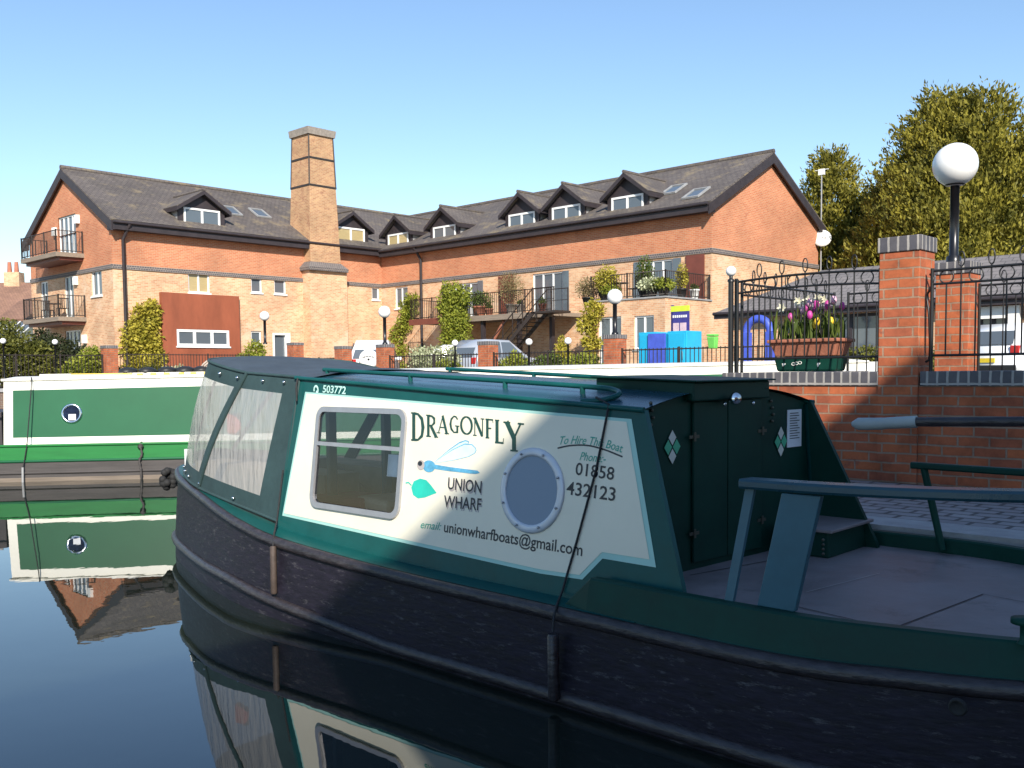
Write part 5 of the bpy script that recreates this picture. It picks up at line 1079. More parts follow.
for k in range(3):
    a0 = (1.50+.03*k, 4.231-.003, 1.60+.005*k); mb.tube([(a0[0]+.016*math.cos(q), a0[1], a0[2]+.012*math.sin(q)) for q in np.linspace(0, 2*math.pi, 10, endpoint=False)], .003, 5, closed=True)
mb.poly([(1.40, 4.229, 1.58), (1.43, 4.229, 1.60), (1.42, 4.2285, 1.63), (1.39, 4.2285, 1.62)]); mb.poly([(1.72, 4.229, 1.57), (1.75, 4.229, 1.61), (1.74, 4.2285, 1.63), (1.715, 4.2285, 1.60)]); t_.part('painted_motif', mb, M['white_paint'])
lv = MB()
for k in range(150):
    x, y = random.uniform(1.31, 1.88), random.uniform(4.23, 4.47); h = random.uniform(.12, .27); lx, ly = random.gauss(0, .05), random.gauss(0, .04); w_ = random.uniform(.008, .016); an = random.uniform(0, 3.1)
    q = Vector((math.cos(an)*w_, math.sin(an)*w_, 0)); b0 = Vector((x, y, 1.81)); b1 = b0+Vector((lx*.4, ly*.4, h*.6)); b2 = b0+Vector((lx, ly, h))
    lv.add([b0-q*.6, b0+q*.6, b1+q, b1-q, b2], [[0, 1, 2, 3], [3, 2, 4]])
t_.part('leaves', lv, M['leaf_green'])
M['tulip_pink'] = mat('pink tulip', (0.50, 0.05, 0.28), 0.5, noise=(30, .2)); M['daff'] = mat('white daffodil', (0.78, 0.74, 0.55), 0.5); M['tulip_yellow'] = mat('yellow bloom', (0.75, 0.5, 0.03), 0.5); M['tulip_pale'] = mat('pale pink bloom', (0.72, 0.42, 0.52), 0.5)
def bloom(x, y, z, kind, m):
    mb = MB(); mb.tube([(x+random.gauss(0, .01), y, 1.81), (x, y, z)], .004, 5)
    s_ = t_.part('flower_stem', mb, M['leaf_green']); mb = MB()
    if kind: mb.lathe((x, y, z), [(.004, -.005), (.022, .012), (.026, .035), (.018, .062), (.006, .07)], 8)
    else:
        for k in range(6):
            a = k*math.pi/3; c = Vector((x, y, z)); d = Vector((math.cos(a), -.3, math.sin(a))).normalized(); s2 = Vector((-math.sin(a), 0, math.cos(a)))
            mb.add([c, c+d*.025+s2*.013, c+d*.05, c+d*.025-s2*.013], [[0, 1, 2, 3]])
        mb.lathe((x, y-.005, z), [(.006, 0), (.012, .018), (.008, .02)], 8, (0, -1, .1))
    t_.part('flower', mb, M[m], par=s_)
for x, z in ((1.55, 2.05), (1.60, 2.03), (1.66, 2.07), (1.70, 2.02), (1.77, 2.06), (1.63, 1.98), (1.45, 1.97), (1.84, 2.05)): bloom(x, random.uniform(4.26, 4.44), z, True, 'tulip_pink')
for x, z in ((1.50, 2.03), (1.58, 2.09), (1.80, 2.1)): bloom(x, random.uniform(4.26, 4.44), z, True, 'tulip_pale')
for x, z in ((1.34, 2.09), (1.47, 2.14), (1.54, 2.12), (1.56, 2.15), (1.67, 2.15), (1.70, 2.14), (1.44, 1.96), (1.41, 1.90)): bloom(x, random.uniform(4.26, 4.44), z, False, 'daff')
for x in (1.66, 1.69, 1.80): bloom(x, random.uniform(4.24, 4.3), random.uniform(1.88, 1.93), True, 'tulip_yellow')
# ------------------------------------------------------------------ far quay: pillars, lamps, railings
FW = 18.2
def qpx(u): return at_w(u, 345, FW).x
def plain_fence(label, a, b, z0=GZ, z1=2.12, step=.13, group='plain black quayside railings'):
    t = Thing('quay_railing', label, 'railing', (a[0], a[1], z0), LOC, group); L = math.hypot(b[0]-a[0], b[1]-a[1]); rl = MB()
    for z in (z0+.1, z1): rl.tube([(a[0], a[1], z), (b[0], b[1], z)], .02, 6)
    t.part('rails', rl, M['iron_far']); br = MB(); n = int(L/step)
    for i in range(n+1): s_ = i/n; br.obox((a[0]+(b[0]-a[0])*s_, a[1]+(b[1]-a[1])*s_, (z0+z1)/2+.03), (.018, .018, z1-z0+.02))
    t.part('bars', br, M['iron_far']); n = max(1, int(L/1.6))
    for i in range(n+1): s_ = i/n; ps = MB(); ps.obox((a[0]+(b[0]-a[0])*s_, a[1]+(b[1]-a[1])*s_, (z0+z1)/2), (.05, .05, z1-z0+.12)); t.part('post', ps, M['iron_far'])
    return t
cols = [(615, 'stout brick pillar with a globe lamp in front of the terrace'), (488, 'plain brick pillar beside the silver car'), (385, 'brick pillar with a globe lamp between the two white cars by the inner corner'), (343, 'wide brick pillar left of the white four-wheel-drive')]
xs = []
for u, lb in cols: x = qpx(u); xs.append(x); pillar('quay_pillar', lb, x-.23, FW-.23, GZ, 2.56 if u != 488 else 2.52, .46, 'brick_near', 'brick_blue', group='brick pillars of the far quay railing')
xl = qpx(264); pillar('quay_pillar', 'brick pillar with a globe lamp near the open doorway of the left wing', xl-.25, FW-.25+1.5, GZ, 2.86, .5, 'brick_near', 'brick_blue', group='brick pillars of the far quay railing')
lamp('globe lamp on the pillar in front of the terrace', xs[0], FW, 2.56, 3.62, .215, .06); lamp('globe lamp on the pillar between the two white cars', xs[2], FW, 2.56, 3.7, .215, .06); 
q_ = at_w(264.5, 316, FW+1.5); lamp('globe lamp near the open doorway of the left wing', q_.x, FW+1.5, 2.86, q_.z, .21, .06)
plain_fence('railing from the terrace pillar rightwards past the turquoise lockers', (xs[0]+.25, FW), (-5.2, FW)); plain_fence('railing between the terrace pillar and the pillar by the silver car', (xs[1]+.25, FW), (xs[0]-.25, FW)); plain_fence('railing in front of the white flowering shrub', (xs[2]+.25, FW), (xs[1]-.25, FW)); plain_fence('railing left of the white four-wheel-drive in front of the left wing', (-32.3, FW+1.5), (xs[3]-.3, FW))
lq = lambda u: at_l(u, 345, -32.5).y
y0 = lq(109); pillar('quay_pillar', 'brick pillar below the left gable beside the climbing shrub', -32.73, y0-.24, GZ, 2.75, .48, 'brick_near', 'brick_blue', group='brick pillars of the far quay railing')
plain_fence('railing below the clad bay, right of the left-hand pillar', (-32.5, y0+.3), (-32.5, FW+1.4), z1=2.4); plain_fence('dense dark railing at the far left in front of the hedge', (-32.5, 5.0), (-32.5, y0-.3), z1=2.35)
def small_lamp(label, x, y, z): return lamp(label, x, y, GZ, z, .105, .03, group='small globe lights on thin posts along the quay', name='post_light')
for u, v, lb in ((529, 342, 'small globe post light at the foot of the outside stair'), (568, 341, 'small globe post light right of the clipped golden conifer'), (455, 343, 'small globe post light by the silver car')):
    q_ = at_w(u, v, FW-.15); small_lamp(lb, q_.x, FW-.15, q_.z)
for u, v, lb in ((3, 341, 'small globe post light at the far left edge of the hedge'), (55, 342, 'small globe post light between hedge and left gable')):
    q_ = at_l(u, v, -32.35); small_lamp(lb, -32.35, q_.y, q_.z)
# ------------------------------------------------------------------ single storey range on the right
LBt = Thing('low_building', 'long single-storey range with a grey tiled hipped roof right of the brick gable', 'building', (-4, 26.2, GZ))
lf = Pl((0, 26.5, 0), (1, 0, 0), (0, -1, 0)); X0, X1 = -12.4, 14
holes = [(-9.0, -7.0, 1.2, 3.3), (-6.5, -5.6, 1.2, 3.3), (-4.1, -3.3, 2.1, 3.2), (-2.9, -1.6, 1.2, 3.3), (0.5, 2.4, 1.9, 3.2), (4, 6, 1.9, 3.2), (8, 10, 1.9, 3.2)]
mb = MB(); lf.wall(mb, X0, X1, 1.0, 3.5, holes, .12); mb.poly([(X0, 31.4, 1), (X0, 26.5, 1), (X0, 26.5, 3.5), (X0, 31.4, 3.5)]); mb.poly([(X1, 26.5, 1), (X1, 31.4, 1), (X1, 31.4, 3.5), (X1, 26.5, 3.5)]); mb.poly([(X1, 31.4, 1), (X0, 31.4, 1), (X0, 31.4, 3.5), (X1, 31.4, 3.5)]); LBt.part('wall', mb, M['brick_low'])
for h in holes: window(LBt, lf, *h, cols=2, fm='fascia', door=h[2] < 1.5, sill=False, fw_=.1)
mb = MB(); e0, e1, f0, f1, rz_ = -12.75, 14.4, 26.15, 31.8, 5.02; rm = (f0+f1)/2
slab(mb, (e0, f0, 3.55), (e1, f0, 3.55), (e1-2.6, rm, rz_), (e0+2.6, rm, rz_), .12); slab(mb, (e1, f1, 3.55), (e0, f1, 3.55), (e0+2.6, rm, rz_), (e1-2.6, rm, rz_), .12)
mb.poly([(e0, f1, 3.55), (e0, f0, 3.55), (e0+2.6, rm, rz_)]); mb.poly([(e1, f0, 3.55), (e1, f1, 3.55), (e1-2.6, rm, rz_)]); LBt.part('roof', mb, M['slate_grey'])
mb = MB(); mb.box(e0, e1, f0-.05, f0-.003, 3.32, 3.56); mb.tube([(e0, f0-.1, 3.5), (e1, f0-.1, 3.5)], .06, 8); LBt.part('gutter', mb, M['fascia'])
mb = MB(); mb.box(-3.25, -2.95, 26.35, 26.49, 1.05, 3.3); mb.box(-4.15, -3.3, 26.38, 26.495, 2.95, 3.3); LBt.part('white_panel', mb, M['white_paint'])
mb = MB(); mb.tube([(-9.85+.42*math.cos(a), 24.0, 2.72+.42*math.sin(a)) for a in np.linspace(0, math.pi, 12)], .13, 8); mb.box(-10.4, -10.14, 23.87, 24.13, GZ, 2.72); mb.box(-9.56, -9.30, 23.87, 24.13, GZ, 2.72); solo('blue_arch', mb, M['royal'], 'rounded bright blue arch standing in front of the low range', 'arch', (-9.6, 24, GZ))
mb = MB(); mb.box(-11, -3.4, 20.6, 20.8, GZ, 1.72); solo('garden_wall', mb, M['render'], 'low cream rendered wall in front of the low range', 'wall', (-3, 20.7, GZ))
bl = [(-7+.55*k, 0, .35, .5, .3, .38) for k in range(7)]
shrub('clipped_hedge', 'low clipped green hedge behind the cream rendered wall', 'hedge', (0, 21.2, GZ+.25), bl, 5000, .06, M['leaf_hedge'], stem=False)
# ------------------------------------------------------------------ cars
def car(label, org, rot, colour, L=4.1, W=1.75, H=1.48, hatch=True, group='parked cars'):
    F2 = Frame(LOC.w(org), LOC.ang+rot); t = Thing('parked_car', label, 'car', (0, 0, 0), F2, group)
    pm = mat('car paint ' + label[:12], colour, .28, noise=(2, .03), coat=.6)
    # side profile: rear at x=0, front at x=L
    prof = [(0, .45), (.02, .75), (.06, .95), (.30, 1.36), (.75, H), (1.9, H-.02), (2.75, 1.02), (L-.25, .82), (L-.03, .62), (L, .35), (L-.05, .2), (.06, .22)]
    def sec(y, in_): return [Vector((x, y*(1 if z < 1.0 else 1-in_*(z-1.0)/.5), z)) for x, z in prof]
    rows = [sec(-W/2, .16), sec(-W/2*.96, .16), sec(0, 0), sec(W/2*.96, .16), sec(W/2, .16)]
    rows[0] = [p*1 for p in rows[0]]; rows[0] = [Vector((p.x*.97+.06, p.y, p.z*.95+.02)) for p in rows[0]]; rows[4] = [Vector((p.x*.97+.06, p.y, p.z*.95+.02)) for p in rows[4]]
    mb = MB(); mb.grid([r+[r[0]] for r in rows]); mb.poly(rows[0][::-1]); mb.poly(rows[4]); t.part('body', mb, pm, fixn=True, bevel=0)
    for s_ in (-1, 1):
        y = s_*(W/2+.012); yt = s_*(W/2*.86+.012); mb = MB(); mb.poly([(.42, y, 1.0), (2.5, y, 1.0), (1.85, yt, H-.10), (.72, yt, H-.10)]); w_ = t.part('side_window', mb, M['glass']); mb = MB(); mb.poly([(1.32, y*1.004, .99), (1.38, y*1.004, .99), (1.38, yt*1.01, H-.1), (1.32, yt*1.01, H-.1)]); t.part('pillar', mb, pm, par=w_)
        for x in (.78, L-.82):
            mb = MB(); c = Vector((x, s_*(W/2-.10), .31)); mb.lathe(c, [(.20, -.11), (.30, -.10), (.315, 0), (.30, .10), (.20, .112)], 20, (0, s_, 0)); wh = t.part('wheel', mb, M['rubber']); mb = MB(); mb.lathe(c, [(.0001, .118), (.06, .125), (.19, .115), (.2, .10)], 20, (0, s_, 0)); t.part('hubcap', mb, M['lead'], par=wh)
        mb = MB(); mb.obox((.045, s_*(W/2-.16), .86), (.07, .24, .24)); t.part('tail_light', mb, M['red_lens'], bevel=.02)
        mb = MB(); mb.obox((L-.16, s_*(W/2-.26), .70), (.2, .32, .14)); t.part('headlight', mb, M['glass'], bevel=.03)
        mb = MB(); mb.obox((2.42, s_*(W/2+.09), 1.03), (.12, .18, .13)); t.part('mirror', mb, pm, bevel=.03)
    mb = MB(); mb.poly([(.075, -.68, 1.0), (.075, .68, 1.0), (.31, .60, 1.34), (.31, -.60, 1.34)][::-1]); 
    for v_ in mb.v: v_ += Vector((-.022, 0, .015))
    t.part('rear_window', mb, M['glass']); mb = MB(); mb.poly([(2.66, -.68, 1.06), (2.66, .68, 1.06), (1.98, .6, H-.06), (1.98, -.6, H-.06)]); 
    for v_ in mb.v: v_ += Vector((.05, 0, .03))
    t.part('windscreen', mb, M['glass'])
    mb = MB(); mb.obox((-.01, 0, .62), (.03, .5, .11)); t.part('number_plate', mb, M['plate_yellow']); mb = MB(); mb.box(-.05, .04, -W/2+.1, W/2-.1, .3, .5); t.part('bumper', mb, M['plastic_black'], bevel=.03); return t
def carpos(u, w, F=LOC): return at_w(u, 345, w).x
car('silver people carrier seen from behind under the balcony', (carpos(474, 21.5)-.3, 21.0, GZ), R(88), (.34, .37, .42), 4.4, 1.85, 1.66)
car('white hatchback half hidden by the flowering shrub', (carpos(412, 22)+.2, 22.5, GZ), R(50), (.75, .76, .78), 4.0, 1.75, 1.55)
car('white car behind the right-hand railing in front of the low range', (-2.6, 22.4, GZ), R(75), (.78, .79, .80), 4.2, 1.8, 1.55)
car('second white car at the right edge behind the railing', (-.4, 22.6, GZ), R(78), (.70, .72, .75), 4.2, 1.8, 1.5)
# white 4x4 with a spare wheel cover
x_ = at_w(371, 356, 19.3).x
c4 = car('white four-wheel-drive seen from behind with a round lettered spare wheel cover', (x_-.1, 19.35, GZ), R(136), (.80, .80, .81), 3.9, 1.65, 1.72)
mb = MB(); cc = Vector((-.10, .05, .98)); mb.lathe(cc, [(.0001, .12), (.30, .115), (.36, .07), (.37, -.05), (.30, -.08)], 28, (-1, 0, 0)); sp = c4.part('spare_wheel_cover', mb, M['white_paint'])
mb = MB()
for k in range(8): mb.obox((-.218, .05+(k-3.5)*.058, 1.09-.012*abs(k-3.5)), (.01, .042, .06))
c4.part('lettering', mb, M['ink_black'], par=sp)
mb = MB(); mb.lathe(Vector((-.215, .05, .97)), [(.0001, .012), (.045, .012), (.045, 0)], 12, (-1, 0, 0)); c4.part('badge', mb, M['ink_black'], par=sp)
# turquoise lockers, sign, litter bin
for a_, b_, lb in ((-13.75, -13.0, 'turquoise locker left of the blue panel'), (-12.6, -11.85, 'turquoise locker right of the blue panel')):
    t_ = Thing('storage_locker', lb, 'locker', ((a_+b_)/2, 23, GZ), group='turquoise lockers behind the quay railing'); mb = MB(); mb.box(a_, b_, 23, 23.9, GZ, 2.82); t_.part('cabinet', mb, M['turquoise'], bevel=.02); mb = MB(); mb.box(a_+.06, b_-.06, 22.975, 22.998, GZ+.1, 2.74); d_ = t_.part('door', mb, M['turquoise'], bevel=.01); mb = MB(); mb.box(b_-.16, b_-.12, 22.95, 22.974, 1.9, 2.15); t_.part('handle', mb, M['chrome'], par=d_)
t_ = Thing('storage_locker', 'royal blue panelled locker between the two turquoise lockers', 'locker', (-12.8, 23.1, GZ), group='turquoise lockers behind the quay railing'); mb = MB(); mb.box(-12.99, -12.61, 23.05, 23.9, GZ, 2.74); t_.part('cabinet', mb, M['turquoise']); mb = MB(); mb.box(-13.3, -12.62, 22.90, 22.97, 1.75, 2.76); t_.part('blue_panel', mb, M['royal'], bevel=.01)
t_ = Thing('sign_board', 'purple agent board with a lime top strip and two small pictures on a post', 'sign', (-14.1, 26, GZ)); 
mb = MB(); mb.box(-14.48, -14.40, 26.0, 26.08, GZ, 3.9); mb.box(-14.48, -13.72, 26.0, 26.05, 2.72, 3.66); t_.part('panel', mb, M['purple_sign']); mb = MB(); mb.box(-14.48, -13.72, 25.99, 26.05, 3.662, 3.86); t_.part('lime_strip', mb, M['lime_sign'])
mb = MB(); mb.box(-14.38, -14.13, 25.985, 25.997, 2.95, 3.25); mb.box(-14.08, -13.82, 25.985, 25.997, 2.95, 3.25); t_.part('picture', mb, M['pink']); mb = MB()
for k in range(7): mb.box(-14.40+.09*k, -14.34+.09*k, 25.988, 25.997, 3.44, 3.53)
t_.part('lettering', mb, M['white_paint'])
p = at_w(713.5, 340, FW-.1); t_ = Thing('litter_bin', 'small lime green litter bin fixed to the quay railing', 'bin', (p.x, FW-.1, 1.9)); mb = MB(); mb.hexa([(p.x-.09, FW-.2, p.z-.22), (p.x+.09, FW-.2, p.z-.22), (p.x+.09, FW-.04, p.z-.22), (p.x-.09, FW-.04, p.z-.22), (p.x-.12, FW-.24, p.z+.08), (p.x+.12, FW-.24, p.z+.08), (p.x+.12, FW-.04, p.z+.08), (p.x-.12, FW-.04, p.z+.08)]); M['bin_green'] = mat('bin green', (.16, .55, .10), .5); t_.part('bin_body', mb, M['bin_green'], bevel=.02); mb = MB(); mb.obox((p.x, FW-.14, p.z+.12), (.26, .22, .06)); t_.part('lid', mb, M['bin_green'], bevel=.03)
# balcony tables and chairs, pots
def table_set(lb, x, y, z):
    t = Thing('balcony_table', lb, 'table', (x, y, z), group='small dark tables on the balconies'); mb = MB(); mb.lathe((x, y, z), [(.2, 0), (.03, .03), (.025, .68), (.35, .70), (.35, .73), (.0001, .735)], 16); t.part('table_top', mb, M['iron_far'])
def chair(lb, x, y, z, rot):
    F2 = Frame(LOC.w((x, y, z)), LOC.ang+rot); t = Thing('balcony_chair', lb, 'chair', (0, 0, 0), F2, 'small dark chairs on the balconies'); mb = MB(); mb.box(-.22, .22, -.22, .22, .43, .46); t.part('seat', mb, M['iron_far'])
    mb = MB()
    for k in range(5): mb.box(-.2+.09*k, -.17+.09*k, .2, .225, .46, .9)
    mb.box(-.22, .22, .2, .23, .88, .93); t.part('backrest', mb, M['iron_far'])
    for sx in (-.2, .2):
        for sy in (-.2, .2): mb = MB(); mb.obox((sx, sy, .215), (.03, .03, .43)); t.part('leg', mb, M['iron_far'])
table_set('dark table on the terrace in front of the french window', -18.8, 28.7, TZ+.06); chair('dark slatted chair at the terrace table, right side', -18.1, 28.7, TZ+.06, R(-90)); chair('dark slatted chair at the terrace table, left side', -19.4, 28.7, TZ+.06, R(90))
table_set('dark table on the lower gable balcony', -42.6, 15.2, 4.32); chair('dark chair on the lower gable balcony, left of the table', -43.4, 15.2, 4.32, R(90)); chair('dark chair on the lower gable balcony, right of the table', -41.6, 15.2, 4.32, R(-90))
def pot(lb, x, y, z, r, h, m, leaf, lr, lh, n=500, size=.06, cat='potted plant'):
    t = Thing('potted_plant', lb, cat, (x, y, z), group='pots on the balcony and terrace'); mb = MB(); mb.lathe((x, y, z), [(r*.7, 0), (r, h*.85), (r*1.08, h*.86), (r*1.08, h), (r*.9, h), (r*.88, h*.93), (.001, h*.92)], 16); t.part('pot', mb, M[m]); C, N = blob_leaves([(x, y, z+h+lh*.45, lr, lr, lh*.55)], int(n*2), .2); foliage_part(t, 'foliage', C, N, M[leaf], size*1.4); mb = MB(); mb.tube([(x, y, z+h*.9), (x, y, z+h+lh*.5)], .02, 6); t.part('stem', mb, M['bark'])
bz = 4.23
pot('terracotta pot with a spreading green bush on the balcony', -27.9, 29.5, bz, .34, .5, 'terracotta', 'leaf_green', .62, .7, 900); pot('small red pot on the balcony beside the ivy', -27.2, 29.45, bz, .2, .34, 'terracotta', 'leaf_green', .15, .25, 150)
pot('pale stone pot with a tall bare twiggy bush on the balcony', -25.9, 29.6, bz, .25, .5, 'stone', 'leaf_dry', .62, 1.5, 1500, .05); pot('pale stone pot next to the twiggy bush on the balcony', -25.3, 29.6, bz, .2, .45, 'stone', 'leaf_green', .12, .2, 100); pot('dark red pot by the balcony door', -24.0, 29.7, bz, .18, .42, 'redbrown', 'leaf_green', .14, .25, 120)
pot('black trough with a bright yellow bush at the left end of the terrace', -19.2, 28.3, TZ+.06, .36, .4, 'plastic_black', 'leaf_yellow', .5, 1.0, 1200, .07); pot('dark pot with a purple-grey bush above the stair landing', -20.1, 28.2, TZ-.1, .25, .35, 'plastic_black', 'leaf_dry', .5, .8, 700, .06); pot('low pot with lime foliage left of the terrace table', -18.9, 28.15, TZ+.06, .2, .25, 'plastic_black', 'leaf_lime', .42, .35, 400)
pot('black pot with a dark conical conifer on the terrace', -17.35, 28.4, TZ+.06, .27, .35, 'plastic_black', 'leaf_green', .36, 1.3, 1000, .06); pot('pot of trailing green and white leaves in the middle of the terrace', -16.9, 28.2, TZ+.06, .25, .3, 'plastic_black', 'leaf_variegated', .52, .45, 800, .08); pot('pot of pale trailing leaves at the right of the terrace', -16.35, 28.25, TZ+.06, .23, .3, 'plastic_black', 'leaf_lime', .42, .4, 600, .08); pot('pot with an upright yellow flame-shaped bush at the terrace corner', -16.2, 29.3, TZ+.06, .2, .35, 'plastic_black', 'leaf_yellow', .22, 1.0, 500, .06); pot('white pot at the right end of the terrace', -16.25, 30.3, TZ+.06, .2, .38, 'white_paint', 'leaf_green', .12, .2, 120)
# ------------------------------------------------------------------ plants
def climber(lb, pl, us, n, m, size, depth=.25, name='climbing_plant'):
    """us: list of (u, z, half width) along the wall face"""
    base = pl.p(us[0][0], GZ, .1); t = Thing(name, lb, 'climber', base); bl = [(*pl.p(u, z, depth*.6), hw if abs(pl.U.x) > .5 else depth, hw if abs(pl.U.y) > .5 else depth, hw*.9) for u, z, hw in us]
    bl = ragged(bl, 5)
    C, N = blob_leaves(bl, int(n*1.7), .3); foliage_part(t, 'foliage', C, N, M[m], size*1.25); mb = MB(); mb.tube([base]+[pl.p(u, z, .06) for u, z, hw in us], .03, 6); t.part('stem', mb, M['bark'])
climber('large yellow-green climbing shrub between the drainpipe and the clad bay', left, [(17.0, 1.8, .9), (17.1, 2.6, .95), (17.2, 3.4, .95), (17.3, 4.1, .75), (17.5, 4.6, .45), (16.7, 3.2, .6), (17.7, 2.4, .6)], 3300, 'leaf_yellow', .14, .22)
climber('thin yellow-green climber in the inner corner of the building', front, [(-35.6, 1.8, .35), (-35.7, 2.8, .4), (-36.0, 3.6, .6), (-35.4, 4.3, .6), (-35.0, 5.0, .6), (-34.7, 5.5, .4)], 1900, 'leaf_lime', .12, .35)
bf = Pl((0, 29.2, 0), (1, 0, 0), (0, -1, 0)); climber('dense bright green ivy curtain hanging over the long balcony', bf, [(-29.3, 5.0, .95), (-29.2, 4.4, 1.0), (-29.15, 3.8, 1.0), (-29.0, 3.2, .95), (-29.1, 2.6, .8), (-29.3, 5.4, .7), (-28.6, 5.2, .6)], 5200, 'leaf_lime', .11, .35, 'ivy')
climber('yellow climber at the left corner of the terrace block', ter, [(-19.7, 2.0, .35), (-19.6, 2.7, .4), (-19.8, 3.4, .45), (-19.5, 4.0, .5)], 1500, 'leaf_yellow', .11, .3)
shrub('hedge_bush', 'tall rounded olive hedge at the far left', 'bush', (-34.6, 9.0, GZ), [(0, 0, 1.2, 1.2, 1.4, 1.25), (0, 1.2, 1.3, 1.1, 1.1, 1.2), (0, -1.6, 1.2, 1.2, 1.6, 1.3), (.2, 2.2, .9, .8, .8, 1.0), (.3, 0, .5, 1, 2.6, .6)], 11000, .10, M['leaf_hedge'])
shrub('hedge_bush', 'dark evergreen bush between the hedge and the left gable', 'bush', (-35.4, 12.3, GZ), [(0, 0, 1.0, 1, 1.0, 1.1), (0, .9, .9, .8, .7, 1.0), (-1, .2, 1.3, .8, .8, 1.0)], 3500, .10, M['leaf_dark'])
shrub('hedge_bush', 'low yellow-green bush left of the left-hand quay pillar', 'bush', (-33.4, 12.6, GZ), [(0, 0, .6, .6, .65, .65), (0, .4, 1.0, .4, .45, .6), (0, -.5, .4, .5, .5, .45)], 2300, .09, M['leaf_lime'])
shrub('garden_shrub', 'loose green shrub by the lamp pillar right of the clad bay', 'bush', (-34.5, 20.9, GZ), [(0, 0, .7, .5, .6, .7), (0, .2, 1.4, .4, .45, .6), (0, -.5, .9, .4, .4, .5)], 1500, .11, M['leaf_lime'])
q_ = at_w(436, 360, 19.2); shrub('flowering_shrub', 'rounded shrub covered in white flowers beside the white hatchback', 'bush', (q_.x, 19.2, GZ), [(-.35, 0, .65, .75, .6, .7), (.2, 0, .7, .7, .6, .65)], 3000, .07, M['leaf_variegated']); shrub('garden_shrub', 'low lime green shrub right of the white flowering shrub', 'bush', (q_.x+.95, 18.8, GZ), [(0, 0, .4, .6, .5, .45)], 1400, .07, M['leaf_lime'])
q_ = at_w(562, 345, 20); shrub('clipped_conifer', 'clipped golden cone-shaped conifer in front of the outside stair', 'topiary', (q_.x, 20, GZ), [(0, 0, .35, .5, .5, .4), (0, 0, .75, .36, .36, .35), (0, 0, 1.1, .22, .22, .3), (0, 0, 1.4, .1, .1, .2)], 2600, .06, M['leaf_yellow'])
for u, lb, m_ in ((545, 'low green shrub left of the golden cone', 'leaf_green'), (580, 'low mixed shrub right of the golden cone', 'leaf_lime'), (510, 'small shrub at the foot of the outside stair', 'leaf_lime')):
    q_ = at_w(u, 360, 19.3); shrub('garden_shrub', lb, 'bush', (q_.x, 19.3, GZ), [(0, 0, .45, .6, .5, .45), (.3, 0, .6, .4, .4, .4)], 1300, .08, M[m_])
for k, u in enumerate((118, 150, 172)):
    q_ = at_l(u, 360, -33.2); shrub('garden_shrub', ['low leafy bush right of the left-hand quay pillar', 'low leafy bush under the yellow climbing shrub', 'low bush with pink flowers below the clad bay'][k], 'bush', (-33.2, q_.y, GZ), [(0, 0, .35, .5, .7, .45), (0, .4, .4, .4, .5, .35)], 1100, .08, M[['leaf_green', 'leaf_hedge', 'leaf_variegated'][k]])
# ---- golden conifers
def conifer(label, x, y, h, rad, n, tops, seed):
    global rng
    rng = np.random.default_rng(seed); t = Thing('golden_conifer', label, 'tree', (x, y, GZ), group='golden conifers behind the low range')
    Cs, Ns = [], []
    for (tx, ty, th_, tr, frac) in tops:
        k = int(n*frac); u = rng.random(k)**0.75; hh = th_*(0.04+0.96*(1-u)); 
        # radius profile of a leyland type crown: full below, rounded shoulder, tapering top
        f = 1-hh/th_; R_ = tr*np.clip(1.08*np.power(np.clip(f, 0, 1), .55), .02, 1.0)
        az = rng.random(k)*2*np.pi; lump = 1+.20*np.sin(az*4+hh*1.3)+.17*np.sin(az*7-hh*2.4+1)+.16*np.sin(hh*3.9+az*3)
        rr = R_*lump*(0.60+0.42*rng.random(k)**.6); rr = np.where(rng.random(k) < .22, rr*rng.uniform(.25, .8, k), rr)
        c = np.stack([x+tx+rr*np.cos(az), y+ty+rr*np.sin(az), GZ+hh], 1); nn = np.stack([np.cos(az), np.sin(az), .75+.5*rng.random(k)], 1); nn /= np.linalg.norm(nn, axis=1)[:, None]
        # every spray: a plume of leaflets along its own axis
        per = 18; ax = nn + rng.normal(0, .25, (k, 3)); ax /= np.linalg.norm(ax, axis=1)[:, None]; Ls = rng.uniform(.5, 1.15, (k, 1))
        for j in range(per):
            s_ = (j+.5)/per; wd_ = .19*(1-s_*.8); Cs.append(c+ax*Ls*s_+rng.normal(0, wd_, (k, 3))*np.array([1, 1, .6])); Ns.append(nn)
    C = np.concatenate(Cs); N = np.concatenate(Ns); foliage_part(t, 'crown', C, N, M['leaf_gold'], .19, asp=.42, droop=-.55, jit=.38, nd=.55, fj=.5)
    mb = MB()
    for (tx, ty, th_, tr, frac) in tops: mb.tube([(x+tx*.3, y+ty*.3, GZ), (x+tx*.8, y+ty*.8, GZ+th_*.4), (x+tx, y+ty, GZ+th_*.92)], [.28, .18, .03], 8)
    t.part('trunk', mb, M['bark'])
    br = MB()
    for k in range(60):
        tx, ty, th_, tr, frac = tops[k % len(tops)]; hh = th_*random.uniform(.1, .85); a = random.uniform(0, 6.28); r = tr*(1-hh/th_)**.62*.8; br.tube([(x+tx*.8, y+ty*.8, GZ+hh), (x+tx*.8+r*math.cos(a), y+ty*.8+r*math.sin(a), GZ+hh+r*.45)], [.05, .012], 5)
    t.part('branches', br, M['bark'])
conifer('huge broad golden conifer behind the globe lamp', -9.56, 40.3, 13.1, 4, 12000, [(-.5, 0, 11.9, 3.5, .34), (1.3, -.4, 11.6, 3.0, .22), (-2.0, .2, 9.6, 2.9, .18), (.3, -1.6, 9.0, 3.3, .14), (3.0, .3, 10.2, 2.9, .12)], 3)
conifer('smaller golden conifer beside the brick gable', -16.3, 43.8, 12.1, 2.4, 5200, [(-.5, 0, 11.1, 2.2, .5), (1.5, .3, 8.9, 2.3, .3), (-1.6, -.4, 8.7, 2.2, .12), (2.9, .6, 7.6, 2.3, .2)], 5)
